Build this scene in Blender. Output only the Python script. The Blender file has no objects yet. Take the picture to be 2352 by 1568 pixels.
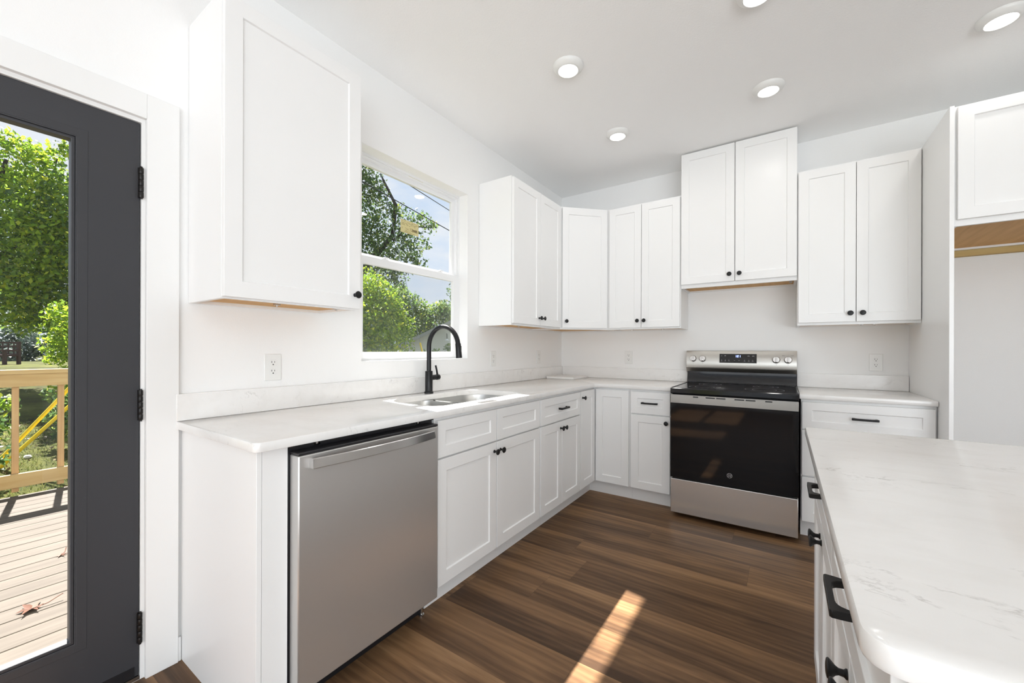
import bpy, bmesh, math, random
import numpy as np
from mathutils import Vector, Matrix

C = bpy.context.scene
COL = C.collection
PI = math.pi

# ------------------------------------------------------------------ camera
YAW, ROLL, FPX = 0.5924, 0.003, 922.53
cam = bpy.data.cameras.new('camera'); cam_o = bpy.data.objects.new('camera', cam); COL.objects.link(cam_o)
cam.sensor_fit = 'HORIZONTAL'; cam.sensor_width = 36.0; cam.lens = FPX / 2352 * 36.0
cam.shift_x = -3.2 / 2352; cam.shift_y = 18.1 / 2352
cam.clip_start = 0.02; cam.clip_end = 300
_R = Vector((math.cos(YAW), math.sin(YAW), 0)); _F = Vector((-math.sin(YAW), math.cos(YAW), 0)); _U = Vector((0, 0, 1))
_r = _R * math.cos(ROLL) + _U * math.sin(ROLL); _u = -_R * math.sin(ROLL) + _U * math.cos(ROLL)
m = Matrix((_r, _u, -_F)).transposed().to_4x4(); m.translation = Vector((1.9192, -3.7519, 1.19))
cam_o.matrix_world = m
C.camera = cam_o

# ------------------------------------------------------------------ exposure
vs = C.view_settings
vs.view_transform = 'Standard'; vs.look = 'None'; vs.gamma = 1.0; vs.use_curve_mapping = False
vs.exposure = 0.0
C.cycles.use_denoising = True
C.cycles.max_bounces = 10; C.cycles.diffuse_bounces = 6; C.cycles.glossy_bounces = 5
C.cycles.transparent_max_bounces = 16; C.cycles.sample_clamp_indirect = 6.0

# ------------------------------------------------------------------ sky and sun
SKY = 1.0
w = bpy.data.worlds.new('sky'); C.world = w; w.use_nodes = True
nt = w.node_tree; nt.nodes.clear()
def N(t, **k):
    n = nt.nodes.new(t)
    for a, b in k.items(): setattr(n, a, b)
    return n
out = N('ShaderNodeOutputWorld'); bg = N('ShaderNodeBackground'); bg.inputs['Strength'].default_value = SKY
tc = N('ShaderNodeTexCoord'); sp = N('ShaderNodeSeparateXYZ'); nt.links.new(tc.outputs['Generated'], sp.inputs[0])
rp = N('ShaderNodeValToRGB'); nt.links.new(sp.outputs['Z'], rp.inputs[0])
e = rp.color_ramp.elements
e[0].position = 0.0; e[0].color = (0.76, 0.85, 0.94, 1); e[1].position = 0.6; e[1].color = (0.38, 0.60, 0.93, 1)
mp = N('ShaderNodeMapping'); mp.inputs['Scale'].default_value = (1, 1, 2.6); nt.links.new(tc.outputs['Generated'], mp.inputs[0])
nz = N('ShaderNodeTexNoise'); nz.inputs['Scale'].default_value = 3.6; nz.inputs['Detail'].default_value = 6; nz.inputs['Roughness'].default_value = 0.55
nt.links.new(mp.outputs[0], nz.inputs['Vector'])
r2 = N('ShaderNodeValToRGB'); nt.links.new(nz.outputs[0], r2.inputs[0])
e = r2.color_ramp.elements; e[0].position = 0.38; e[0].color = (0, 0, 0, 1); e[1].position = 0.60; e[1].color = (0.9, 0.9, 0.9, 1)
mx = N('ShaderNodeMixRGB'); nt.links.new(r2.outputs[0], mx.inputs[0]); nt.links.new(rp.outputs[0], mx.inputs[1]); mx.inputs[2].default_value = (0.86, 0.9, 0.95, 1)
nt.links.new(mx.outputs[0], bg.inputs['Color']); nt.links.new(bg.outputs[0], out.inputs[0])

SUN = 24.0
sl = bpy.data.lights.new('sun', 'SUN'); sl.energy = SUN; sl.angle = math.radians(0.6); sl.color = (1.0, 0.965, 0.92)
so = bpy.data.objects.new('sun', sl); COL.objects.link(so)
so.location = (-8, 2, 12); so.rotation_euler = Vector((1, -0.165, -1.45)).to_track_quat('-Z', 'Y').to_euler()

# added fill lights, set in assumed windows behind and right of the camera
def fill_light(name, loc, direction, sx, sy, power, col=(0.90, 0.955, 1.0)):
    l = bpy.data.lights.new(name, 'AREA'); l.shape = 'RECTANGLE'; l.size = sx; l.size_y = sy; l.energy = power; l.color = col
    o = bpy.data.objects.new(name, l); COL.objects.link(o); o.location = loc
    o.rotation_euler = Vector(direction).to_track_quat('-Z', 'Z').to_euler()
    return o
RX, RY, H = 5.2, -6.8, 2.765         # room extents and ceiling height
fill_light('fill_rear', (1.35, RY - 0.02, 1.2), (0, 1, 0.9), 2.2, 1.9, 24)
fill_light('fill_rear', (3.95, RY - 0.02, 1.2), (-0.4, 1, 0.8), 2.2, 1.9, 104)
fill_light('fill_side', (RX + 0.02, -5.4, 1.0), (-1, 0, 0.3), 1.7, 1.7, 56)
LAMP_W = 1.2

# ------------------------------------------------------------------ material helpers
def mat(name, col=(0.8, 0.8, 0.8), rough=0.5, metal=0.0, spec=0.5, coat=0.0):
    M = bpy.data.materials.new(name); M.use_nodes = True
    b = M.node_tree.nodes['Principled BSDF']
    b.inputs['Base Color'].default_value = (*col, 1); b.inputs['Roughness'].default_value = rough
    b.inputs['Metallic'].default_value = metal; b.inputs['Specular IOR Level'].default_value = spec
    if coat: b.inputs['Coat Weight'].default_value = coat; b.inputs['Coat Roughness'].default_value = 0.1
    return M
class NT:
    def __init__(s, M): s.t = M.node_tree; s.b = s.t.nodes.get('Principled BSDF')
    def n(s, t, ins=None, **k):
        n = s.t.nodes.new(t)
        for a, b in k.items(): setattr(n, a, b)
        for a, b in (ins or {}).items():
            if isinstance(b, bpy.types.NodeSocket): s.t.links.new(b, n.inputs[a])
            else: n.inputs[a].default_value = b
        return n
    def l(s, a, b): s.t.links.new(a, b)
    def math(s, op, a, b=None):
        n = s.n('ShaderNodeMath', operation=op)
        for i, v in enumerate((a, b)):
            if v is None: continue
            if isinstance(v, bpy.types.NodeSocket): s.l(v, n.inputs[i])
            else: n.inputs[i].default_value = v
        return n.outputs[0]
    def pos(s): return s.n('ShaderNodeNewGeometry').outputs['Position']
    def map(s, vec, scale, loc=(0, 0, 0)): return s.n('ShaderNodeMapping', {'Vector': vec, 'Scale': scale, 'Location': loc}).outputs[0]
    def noise(s, vec, scale, detail=3, rough=0.5, dist=0.0):
        return s.n('ShaderNodeTexNoise', {'Vector': vec, 'Scale': scale, 'Detail': detail, 'Roughness': rough, 'Distortion': dist}).outputs[0]
    def ramp(s, fac, stops):
        n = s.n('ShaderNodeValToRGB', {'Fac': fac}); e = n.color_ramp.elements
        while len(e) < len(stops): e.new(0.5)
        for k, (p, c) in enumerate(stops): e[k].position = p; e[k].color = (*c, 1) if len(c) == 3 else c
        return n.outputs[0]
    def bump(s, h, strength, dist=0.01):
        n = s.n('ShaderNodeBump', {'Height': h, 'Strength': strength, 'Distance': dist}); s.l(n.outputs[0], s.b.inputs['Normal'])

def m_plaster(name, col, scale, strength):
    M = mat(name, col, 0.85, spec=0.25); t = NT(M); p = t.pos()
    t.bump(t.noise(p, scale, 4, 0.6), strength, 0.004); return M
def m_floor():
    M = mat('wood_plank_floor', rough=0.42, spec=0.22); t = NT(M); p = t.pos()
    s = t.n('ShaderNodeSeparateXYZ', {0: p}); PW, PL = 0.232, 1.22
    v = t.math('DIVIDE', t.math('ADD', s.outputs['Y'], 0.95 + PW * 40), PW)
    row = t.math('FLOOR', v)
    rn = t.math('SUBTRACT', 40.0, row)
    joint = t.math('ADD', t.math('MULTIPLY', t.math('MULTIPLY', rn, rn), 0.5005), t.math('ADD', t.math('MULTIPLY', rn, -2.1645), 2.874))
    uu = t.math('ADD', t.math('DIVIDE', t.math('SUBTRACT', s.outputs['X'], joint), PL), 3000.0)
    colm = t.math('FLOOR', uu)
    pid = t.n('ShaderNodeCombineXYZ', {0: row, 1: colm, 2: 0.0}).outputs[0]
    rnd = t.n('ShaderNodeTexWhiteNoise', {'Vector': pid}, noise_dimensions='3D')
    off = t.n('ShaderNodeVectorMath', {0: rnd.outputs['Color'], 1: (37.0, 37.0, 37.0)}, operation='MULTIPLY').outputs[0]
    gp = t.n('ShaderNodeVectorMath', {0: p, 1: off}, operation='ADD').outputs[0]
    broad = t.noise(t.map(gp, (0.8, 6.5, 1.0)), 1.0, 5, 0.55, 1.2)
    rings = t.n('ShaderNodeTexWave', {'Vector': t.map(gp, (0.55, 6.0, 1.0)), 'Scale': 1.6, 'Distortion': 9.0, 'Detail': 4.0, 'Detail Scale': 1.4, 'Detail Roughness': 0.6}, wave_type='BANDS', bands_direction='Y').outputs['Fac']
    fine = t.noise(t.map(gp, (5.0, 190.0, 1.0)), 1.0, 4, 0.65)
    a = t.math('ADD', t.math('MULTIPLY', broad, 0.72), t.math('MULTIPLY', rings, 0.07))
    a = t.math('ADD', a, t.math('MULTIPLY', fine, 0.14))
    a = t.math('ADD', a, t.math('MULTIPLY', t.math('SUBTRACT', rnd.outputs['Value'], 0.5), 0.11))
    fy = t.math('FRACT', v)
    a = t.math('ADD', a, t.math('MULTIPLY', t.math('SUBTRACT', fy, 0.5), 0.13))
    c = t.ramp(a, [(0.27, (0.064, 0.035, 0.019)), (0.42, (0.138, 0.076, 0.039)), (0.56, (0.24, 0.135, 0.066)), (0.75, (0.38, 0.23, 0.12))])
    fx = t.math('FRACT', uu)
    ey = t.math('LESS_THAN', t.math('MINIMUM', fy, t.math('SUBTRACT', 1.0, fy)), 0.006)
    ex = t.math('LESS_THAN', t.math('MINIMUM', fx, t.math('SUBTRACT', 1.0, fx)), 0.0009)
    g = t.math('MAXIMUM', ey, ex)
    mxn = t.n('ShaderNodeMixRGB', {0: t.math('MULTIPLY', g, 0.3), 1: c, 2: (0.02, 0.011, 0.007, 1)})
    t.l(mxn.outputs[0], t.b.inputs['Base Color'])
    t.l(t.math('ADD', t.math('MULTIPLY', fine, 0.2), 0.33), t.b.inputs['Roughness'])
    t.bump(t.math('SUBTRACT', t.math('MULTIPLY', fine, 0.6), g), 0.12, 0.002); return M
def m_quartz():
    M = mat('white_quartz', (0.82, 0.81, 0.79), 0.16, spec=0.5); t = NT(M); p = t.pos()
    pm = t.n('ShaderNodeMapping', {'Vector': p, 'Rotation': (0.3, 0.2, -0.5), 'Scale': (1.0, 2.3, 2.0)}).outputs[0]
    n1 = t.noise(pm, 3.2, 9, 0.62, 0.6)
    vein = t.math('ABSOLUTE', t.math('SUBTRACT', n1, 0.5))
    mask = t.noise(pm, 2.1, 4, 0.6)
    brk = t.noise(p, 26.0, 4, 0.6)
    k = t.math('MULTIPLY', t.ramp(vein, [(0.0, (1, 1, 1)), (0.012, (0, 0, 0))]), t.ramp(mask, [(0.48, (0, 0, 0)), (0.62, (1, 1, 1))]))
    k = t.math('MULTIPLY', k, t.ramp(brk, [(0.42, (0, 0, 0)), (0.62, (1, 1, 1))]))
    soft = t.ramp(t.noise(pm, 6.0, 7, 0.6, 0.4), [(0.45, (0.85, 0.84, 0.825)), (0.72, (0.81, 0.795, 0.775))])
    mxn = t.n('ShaderNodeMixRGB', {0: t.math('MULTIPLY', k, 0.55), 1: soft, 2: (0.36, 0.34, 0.32, 1)})
    t.l(mxn.outputs[0], t.b.inputs['Base Color']); return M
def m_steel(name, col, rough, aniso, rot=0.0, streak=None, wave=None):
    M = mat(name, col, rough, 1.0); t = NT(M)
    t.b.inputs['Anisotropic'].default_value = aniso; t.b.inputs['Anisotropic Rotation'].default_value = rot
    tg = t.n('ShaderNodeTangent', direction_type='RADIAL', axis='Z'); t.l(tg.outputs[0], t.b.inputs['Tangent'])
    if name.endswith('dishwasher'): t.b.inputs['Metallic'].default_value = 0.78
    if name.endswith('range'): t.b.inputs['Metallic'].default_value = 0.88
    if streak:
        nz = t.noise(t.map(t.pos(), streak), 1.0, 3, 0.6)
        t.l(t.math('ADD', t.math('MULTIPLY', nz, 0.14), rough - 0.07), t.b.inputs['Roughness'])
    if wave: t.bump(t.noise(t.map(t.pos(), wave), 1.0, 2, 0.4), 0.3, 0.01)
    return M
def m_wood(name, c1, c2, axis, rough=0.6):
    M = mat(name, c1, rough, spec=0.3); t = NT(M)
    sc = {'x': (1.5, 22, 22), 'y': (22, 1.5, 22), 'z': (22, 22, 1.5)}[axis]
    n1 = t.noise(t.map(t.pos(), sc), 1.0, 5, 0.6, 0.8)
    n2 = t.noise(t.pos(), 2.5, 3, 0.5)
    t.l(t.ramp(t.math('ADD', t.math('MULTIPLY', n1, 0.7), t.math('MULTIPLY', n2, 0.3)), [(0.36, c2), (0.62, c1)]), t.b.inputs['Base Color'])
    t.bump(n1, 0.15, 0.003); return M
def m_glass(name, tint=(1, 1, 1), ior=1.45):
    M = bpy.data.materials.new(name); M.use_nodes = True; t = NT(M); t.t.nodes.clear()
    o = t.n('ShaderNodeOutputMaterial'); a = t.n('ShaderNodeBsdfTransparent', {'Color': (*tint, 1)})
    g = t.n('ShaderNodeBsdfGlossy', {'Roughness': 0.01}); f = t.n('ShaderNodeFresnel', {'IOR': ior})
    bf = t.math('SUBTRACT', 1.0, t.n('ShaderNodeNewGeometry').outputs['Backfacing'])   # the second face only transmits
    x = t.n('ShaderNodeMixShader', {0: t.math('MULTIPLY', f.outputs[0], bf), 1: a.outputs[0], 2: g.outputs[0]}); t.l(x.outputs[0], o.inputs[0]); return M
def m_screen():
    M = bpy.data.materials.new('insect_mesh'); M.use_nodes = True; t = NT(M); t.t.nodes.clear()
    o = t.n('ShaderNodeOutputMaterial'); a = t.n('ShaderNodeBsdfTransparent'); d = t.n('ShaderNodeBsdfDiffuse', {'Color': (0.22, 0.23, 0.22, 1)})
    x = t.n('ShaderNodeMixShader', {0: 0.09, 1: a.outputs[0], 2: d.outputs[0]}); t.l(x.outputs[0], o.inputs[0]); return M
def m_emit(name, col, s):
    M = mat(name, col, 0.4); b = M.node_tree.nodes['Principled BSDF']
    b.inputs['Emission Color'].default_value = (*col, 1); b.inputs['Emission Strength'].default_value = s; return M
def m_leaf(name, stops, trans=0.35):
    M = bpy.data.materials.new(name); M.use_nodes = True; t = NT(M); t.t.nodes.clear()
    o = t.n('ShaderNodeOutputMaterial'); g = t.n('ShaderNodeNewGeometry')
    c = t.ramp(g.outputs['Random Per Island'], stops)
    d = t.n('ShaderNodeBsdfPrincipled', {'Base Color': c, 'Roughness': 0.45, 'Specular IOR Level': 0.35})
    tr = t.n('ShaderNodeBsdfTranslucent', {'Color': c})
    x = t.n('ShaderNodeMixShader', {0: trans, 1: d.outputs[0], 2: tr.outputs[0]}); t.l(x.outputs[0], o.inputs[0]); return M

MAT = dict(
    wall=m_plaster('painted_wall', (0.88, 0.878, 0.87), 170, 0.16),
    ceiling=m_plaster('ceiling_paint', (0.945, 0.945, 0.94), 120, 0.25),
    white=mat('white_cabinet_paint', (0.875, 0.873, 0.866), 0.32, spec=0.45),
    trimw=mat('white_trim_paint', (0.83, 0.83, 0.82), 0.45),
    vinyl=mat('white_vinyl', (0.84, 0.845, 0.85), 0.3),
    plastic=mat('white_plastic', (0.82, 0.82, 0.80), 0.35),
    floor=m_floor(), quartz=m_quartz(),
    birch=m_wood('birch_plywood', (0.70, 0.42, 0.17), (0.56, 0.31, 0.115), 'y'),
    black=mat('matte_black_metal', (0.007, 0.007, 0.0075), 0.42, spec=0.35),
    faucet=mat('black_faucet_finish', (0.006, 0.0065, 0.008), 0.33, spec=0.35),
    blackplastic=mat('black_plastic', (0.013, 0.013, 0.015), 0.35),
    slotm=mat('socket_slot', (0.03, 0.03, 0.03), 0.6),
    steel_dw=m_steel('brushed_steel_dishwasher', (0.64, 0.63, 0.615), 0.38, 0.5, 0.0, None, None),
    steel=m_steel('brushed_steel_range', (0.84, 0.83, 0.81), 0.25, 0.75),
    steelp=m_steel('brushed_steel_panel', (0.50, 0.485, 0.455), 0.36, 0.6),
    steelv=m_steel('brushed_steel_strip', (0.34, 0.33, 0.315), 0.34, 0.6),
    steelh=m_steel('polished_steel', (0.62, 0.61, 0.60), 0.24, 0.3),
    sinksteel=m_steel('sink_steel', (0.46, 0.46, 0.45), 0.3, 0.5),
    ovenglass=mat('black_oven_glass', (0.006, 0.006, 0.007), 0.05, spec=0.35),
    ceramic=mat('black_ceramic_cooktop', (0.008, 0.008, 0.01), 0.08, spec=0.4),
    blueled=m_emit('blue_display_digits', (0.35, 0.45, 1.0), 3.0),
    icon=mat('grey_print', (0.42, 0.42, 0.43), 0.5),
    darkprint=mat('dark_print', (0.1, 0.095, 0.09), 0.5),
    emblem=mat('emblem_silver', (0.45, 0.45, 0.47), 0.35, 0.6),
    door=mat('charcoal_door_paint', (0.040, 0.041, 0.046), 0.45, spec=0.4),
    bronze=mat('dark_bronze_hinge', (0.02, 0.018, 0.017), 0.35, 0.6),
    glass=m_glass('window_glass'), screen=m_screen(),
    lens=m_emit('lamp_diffuser', (1.0, 0.985, 0.96), 5.0),
    sticker=mat('yellow_label', (0.62, 0.55, 0.27), 0.6), stickerprint=mat('label_print', (0.30, 0.24, 0.11), 0.6),
    deck=m_wood('deck_pine', (0.105, 0.087, 0.067), (0.07, 0.056, 0.042), 'y', 0.75),
    rail=m_wood('rail_pine_lengthwise', (0.46, 0.33, 0.15), (0.37, 0.24, 0.09), 'y', 0.65),
    railv=m_wood('rail_pine_upright', (0.48, 0.32, 0.15), (0.36, 0.21, 0.09), 'z', 0.65),
    cleat=m_wood('cleat_pine', (0.60, 0.45, 0.2), (0.5, 0.34, 0.13), 'x', 0.65),
    yellow=mat('yellow_plastic_guard', (0.85, 0.60, 0.03), 0.45),
    wire=mat('black_cable', (0.02, 0.02, 0.022), 0.6), gwire=mat('galvanised_wire', (0.33, 0.36, 0.38), 0.5, 0.4),
    bark=m_wood('bark', (0.05, 0.042, 0.036), (0.022, 0.018, 0.015), 'z', 0.9),
    roofm=mat('grey_shingle', (0.3, 0.31, 0.28), 0.9), siding=mat('pale_siding', (0.62, 0.62, 0.56), 0.8),
    bench=mat('brown_stained_wood', (0.045, 0.018, 0.016), 0.6),
    rock=mat('pale_stone', (0.5, 0.5, 0.47), 0.8), deadleaf=mat('dry_brown_leaf', (0.13, 0.055, 0.03), 0.7),
    leaf_dark=m_leaf('dark_green_leaves', [(0.0, (0.03, 0.065, 0.025)), (0.5, (0.09, 0.165, 0.05)), (0.85, (0.19, 0.28, 0.07)), (1.0, (0.3, 0.33, 0.07))], 0.45),
    leaf_bright=m_leaf('bright_green_leaves', [(0.0, (0.09, 0.17, 0.02)), (0.5, (0.24, 0.38, 0.03)), (0.85, (0.40, 0.52, 0.04)), (1.0, (0.58, 0.58, 0.045))], 0.55),
    leaf_mid=m_leaf('mid_green_leaves', [(0.0, (0.05, 0.11, 0.035)), (0.5, (0.14, 0.25, 0.05)), (0.85, (0.27, 0.38, 0.06)), (1.0, (0.42, 0.45, 0.06))], 0.5),
    grass_blade=m_leaf('grass_blades', [(0.0, (0.05, 0.07, 0.02)), (0.5, (0.10, 0.13, 0.03)), (1.0, (0.22, 0.21, 0.07))], 0.3),
    leaf_litter=m_leaf('brown_leaf_litter', [(0.0, (0.06, 0.035, 0.02)), (0.6, (0.16, 0.10, 0.05)), (1.0, (0.34, 0.27, 0.16))], 0.1),
    leaf_blue=m_leaf('bluish_green_needles', [(0.0, (0.03, 0.055, 0.045)), (0.6, (0.09, 0.13, 0.105)), (1.0, (0.22, 0.26, 0.22))], 0.2),
)
def m_grass():
    M = mat('lawn_grass', rough=0.9, spec=0.1); t = NT(M); p = t.pos()
    a = t.noise(p, 0.8, 6, 0.7); b = t.noise(p, 30.0, 6, 0.8)
    c = t.ramp(t.math('ADD', t.math('MULTIPLY', a, 0.55), t.math('MULTIPLY', b, 0.45)), [(0.38, (0.05, 0.032, 0.022)), (0.46, (0.065, 0.075, 0.02)), (0.56, (0.13, 0.135, 0.035)), (0.68, (0.26, 0.20, 0.10))])
    t.l(c, t.b.inputs['Base Color']); t.bump(b, 0.8, 0.05); return M
MAT['grass'] = m_grass()

# ------------------------------------------------------------------ geometry helpers
class MB:
    """collects faces for one mesh, in room coordinates"""
    def __init__(s): s.v = []; s.f = []; s.sm = []
    def add(s, vs, fs, smooth=False):
        o = len(s.v); s.v += [tuple(x) for x in vs]
        s.f += [tuple(i + o for i in f) for f in fs]; s.sm += [smooth] * len(fs); return s
    def box(s, x0, x1, y0, y1, z0, z1):
        x0, x1 = sorted((x0, x1)); y0, y1 = sorted((y0, y1)); z0, z1 = sorted((z0, z1))
        return s.add([(x0,y0,z0),(x1,y0,z0),(x1,y1,z0),(x0,y1,z0),(x0,y0,z1),(x1,y0,z1),(x1,y1,z1),(x0,y1,z1)],
                     [(0,3,2,1),(4,5,6,7),(0,1,5,4),(1,2,6,5),(2,3,7,6),(3,0,4,7)])
    def fbox(s, fr, u0, u1, v0, v1, n0, n1):
        P = [fr(u, v, n) for n in (n0, n1) for (u, v) in ((u0,v0),(u1,v0),(u1,v1),(u0,v1))]
        return s.add(P, [(0,3,2,1),(4,5,6,7),(0,1,5,4),(1,2,6,5),(2,3,7,6),(3,0,4,7)])
    def tube(s, pts, rad, seg=12, caps=True):
        pts = [Vector(p) for p in pts]; n = len(pts)
        if not isinstance(rad, (list, tuple)): rad = [rad] * n
        rings = []; ref = None
        for i, p in enumerate(pts):
            t = (pts[min(i + 1, n - 1)] - pts[max(i - 1, 0)]).normalized()
            if ref is None: ref = Vector((0, 0, 1)) if abs(t.z) < 0.9 else Vector((1, 0, 0))
            a = (ref - t * ref.dot(t)).normalized(); b = t.cross(a); ref = a
            rings.append([p + (a * math.cos(2*PI*k/seg) + b * math.sin(2*PI*k/seg)) * rad[i] for k in range(seg)])
        vs = [v for r in rings for v in r]
        fs = [(i*seg+k, i*seg+(k+1)%seg, (i+1)*seg+(k+1)%seg, (i+1)*seg+k) for i in range(n-1) for k in range(seg)]
        s.add(vs, fs, True)
        if caps: s.add(rings[0], [tuple(range(seg))[::-1]]); s.add(rings[-1], [tuple(range(seg))])
        return s
    def lathe(s, prof, origin, axis, seg=24):
        """prof: (radius, height) along axis"""
        o = Vector(origin); t = Vector(axis).normalized(); ref = Vector((0,0,1)) if abs(t.z) < 0.9 else Vector((1,0,0))
        a = (ref - t*ref.dot(t)).normalized(); b = t.cross(a); vs = []; fs = []
        for r, h in prof: vs += [o + t*h + (a*math.cos(2*PI*k/seg) + b*math.sin(2*PI*k/seg))*r for k in range(seg)]
        for i in range(len(prof)-1):
            fs += [(i*seg+k, i*seg+(k+1)%seg, (i+1)*seg+(k+1)%seg, (i+1)*seg+k) for k in range(seg)]
        s.add(vs, fs, True)
        n = len(prof); L = vs
        s.add(L[:seg], [tuple(range(seg))[::-1]]); s.add(L[(n-1)*seg:], [tuple(range(seg))]); return s
    def prism(s, poly, fr, n0, n1, smooth=False):
        k = len(poly); P = [fr(u, v, n0) for u, v in poly] + [fr(u, v, n1) for u, v in poly]
        s.add(P, [tuple(range(k))[::-1], tuple(range(k, 2*k))])
        return s.add(P, [(i, (i+1)%k, (i+1)%k+k, i+k) for i in range(k)], smooth)
def frame(o, U, Nn):
    o, U, Nn = Vector(o), Vector(U).normalized(), Vector(Nn).normalized()
    return lambda u, v, n: o + U*u + Vector((0,0,1))*v + Nn*n
def obj(name, mb, material, parent=None, bevel=0.0, seg=2, smooth_angle=35):
    me = bpy.data.meshes.new(name)
    org = Vector((0,0,0)); p = parent
    while p is not None: org += p.location; p = p.parent
    me.from_pydata([tuple(Vector(v) - org) for v in mb.v], [], mb.f)
    me.polygons.foreach_set('use_smooth', mb.sm)
    bm = bmesh.new(); bm.from_mesh(me); bmesh.ops.remove_doubles(bm, verts=bm.verts, dist=1e-5); bmesh.ops.recalc_face_normals(bm, faces=bm.faces); bm.to_mesh(me); bm.free()
    me.set_sharp_from_angle(angle=math.radians(smooth_angle))
    me.materials.append(MAT[material] if isinstance(material, str) else material)
    o = bpy.data.objects.new(name, me); COL.objects.link(o)
    if parent is not None: o.parent = parent
    if bevel:
        b = o.modifiers.new('bevel', 'BEVEL'); b.width = bevel; b.segments = seg; b.limit_method = 'ANGLE'; b.angle_limit = math.radians(40); b.use_clamp_overlap = True
    return o
def tag(o, label, cat, group=None):
    o['label'] = label; o['category'] = cat
    if group: o['group'] = group
    return o
def thing(name, loc, label, cat, group=None):
    o = bpy.data.objects.new(name, None); COL.objects.link(o); o.location = loc; o.empty_display_size = 0.05
    return tag(o, label, cat, group)
def struct(o, label=None):
    o['kind'] = 'structure'
    if label: o['label'] = label
    return o
def arc(cx, cy, r, a0, a1, n):
    return [(cx + r*math.cos(a0+(a1-a0)*i/n), cy + r*math.sin(a0+(a1-a0)*i/n)) for i in range(n+1)]

# shaker front: frame + recessed panel with a sloped sticking, in a frame(u right, v up, n out)
def shaker(fr, u0, u1, v0, v1, n0, n1, st=0.057, rec=0.0075, slope=0.003):
    mb = MB()
    def ring(d, n): return [fr(u0+d, v0+d, n), fr(u1-d, v0+d, n), fr(u1-d, v1-d, n), fr(u0+d, v1-d, n)]
    R = [ring(0, n0), ring(0, n1), ring(st, n1), ring(st+slope, n1-rec)]
    P = [p for r in R for p in r]; fs = [(3,2,1,0)]
    for k in range(3):
        for i in range(4): fs.append((k*4+i, k*4+(i+1)%4, k*4+4+(i+1)%4, k*4+4+i))
    fs.append((12,13,14,15)); return mb.add(P, fs)
def knob_mb(p, n):
    return MB().lathe([(0.0085,0),(0.0085,0.002),(0.0058,0.005),(0.0055,0.012),(0.0075,0.016),(0.0125,0.021),(0.0158,0.0245),(0.0162,0.0265),(0.0145,0.0285),(0.009,0.0297),(0.001,0.030)], p, n, 24)
def pull_mb(fr, u, v, L=0.115, proj=0.031, wd=0.0125):
    """arched bar pull: side outline extruded across its width"""
    h = L/2; inn = proj - 0.0095; ps = 0.0105; r = 0.017
    poly = [(-h,0),(-h-0.003,proj*0.55),(-h-0.004,proj-0.003),(-h-0.001,proj),(h+0.001,proj),(h+0.004,proj-0.003),(h+0.003,proj*0.55),(h,0),(h-ps,0),(h-ps-0.002,inn*0.35)]
    poly += [(h-ps-0.004-r+r*math.cos(a), inn-r*0.62+r*0.62*math.sin(a)) for a in [0.3,0.7,1.1,PI/2]]
    poly += [(-(h-ps-0.004-r+r*math.cos(a)), inn-r*0.62+r*0.62*math.sin(a)) for a in [PI/2,1.1,0.7,0.3]]
    poly += [(-(h-ps-0.002),inn*0.35),(-h+ps,0)]
    mb = MB(); k = len(poly)
    P = [fr(u+a, v-wd/2, n) for a, n in poly] + [fr(u+a, v+wd/2, n) for a, n in poly]
    return mb.add(P, [tuple(range(k)), tuple(range(k,2*k))[::-1]] + [(i,(i+1)%k,(i+1)%k+k,i+k) for i in range(k)])
DT = 0.020
def front(root, fr, kind, u0, u1, v0, v1, n=0.0, knob=None, pull=None, st=0.057):
    d = obj(kind, shaker(fr, u0, u1, v0, v1, n + 0.001, n + DT, st), 'white', root, 0.0012)
    if knob: obj('knob', knob_mb(fr(knob[0], knob[1], n + DT), fr(0,0,1) - fr(0,0,0)), 'black', d)
    if pull: obj('pull', pull_mb(lambda a, b, c: fr(a, b, c + n + DT), pull[0], pull[1]), 'black', d, 0.0012)
    return d

# ------------------------------------------------------------------ room shell
WT = 0.14
WY0, WY1, WZ0, WZ1 = -2.392, -1.503, 1.123, 2.320      # window opening in the left wall
DY0, DY1, DZ1 = -4.243, -3.290, 2.012                   # exterior door opening
struct(obj('floor', MB().box(0, RX, RY, 0, -0.08, 0), 'floor'))
struct(obj('ceiling', MB().box(-WT, RX+WT, RY-WT, WT, H, H+0.12), 'ceiling'))
b = MB()
b.box(-WT,0, RY-WT,-6.3, -0.3,H).box(-WT,0, -4.7,DY0, -0.3,H).box(-WT,0, -6.3,-4.7, -0.3,0.3).box(-WT,0, -6.3,-4.7, 2.1,H).box(-WT,0, DY0,DY1, DZ1,H).box(-WT,0, DY0,DY1,-0.3,-0.001).box(-WT,0, DY1,WY0, -0.3,H)
b.box(-WT,0, WY0,WY1, -0.3,WZ0).box(-WT,0, WY0,WY1, WZ1,H).box(-WT,0, WY1,WT, -0.3,H)
struct(obj('wall_left', b, 'wall'))
struct(obj('wall_back', MB().box(0, RX+WT, 0, WT, -0.3, H), 'wall'))
b = MB(); y0, y1 = -6.3, -4.5
b.box(RX,RX+WT, RY-WT,y0, -0.3,H).box(RX,RX+WT, y1,0, -0.3,H).box(RX,RX+WT, y0,y1, -0.3,0.1).box(RX,RX+WT, y0,y1, 2.3,H)
struct(obj('wall_right', b, 'wall'))
b = MB()
for x0, x1 in ((0,0.2),(2.5,2.8),(5.1,RX)): b.box(x0,x1, RY-WT,RY, -0.3,H)
for x0, x1 in ((0.2,2.5),(2.8,5.1)): b.box(x0,x1, RY-WT,RY, -0.3,0.1).box(x0,x1, RY-WT,RY, 2.3,H)
struct(obj('wall_rear', b, 'wall'))
b = MB().box(-0.55,-WT, RY-0.5,0.6, 2.775,2.93); struct(obj('unseen_eave', b, 'trimw'))  # unseen eave, its edge placed to cut off the sun strip on the floor
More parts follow.
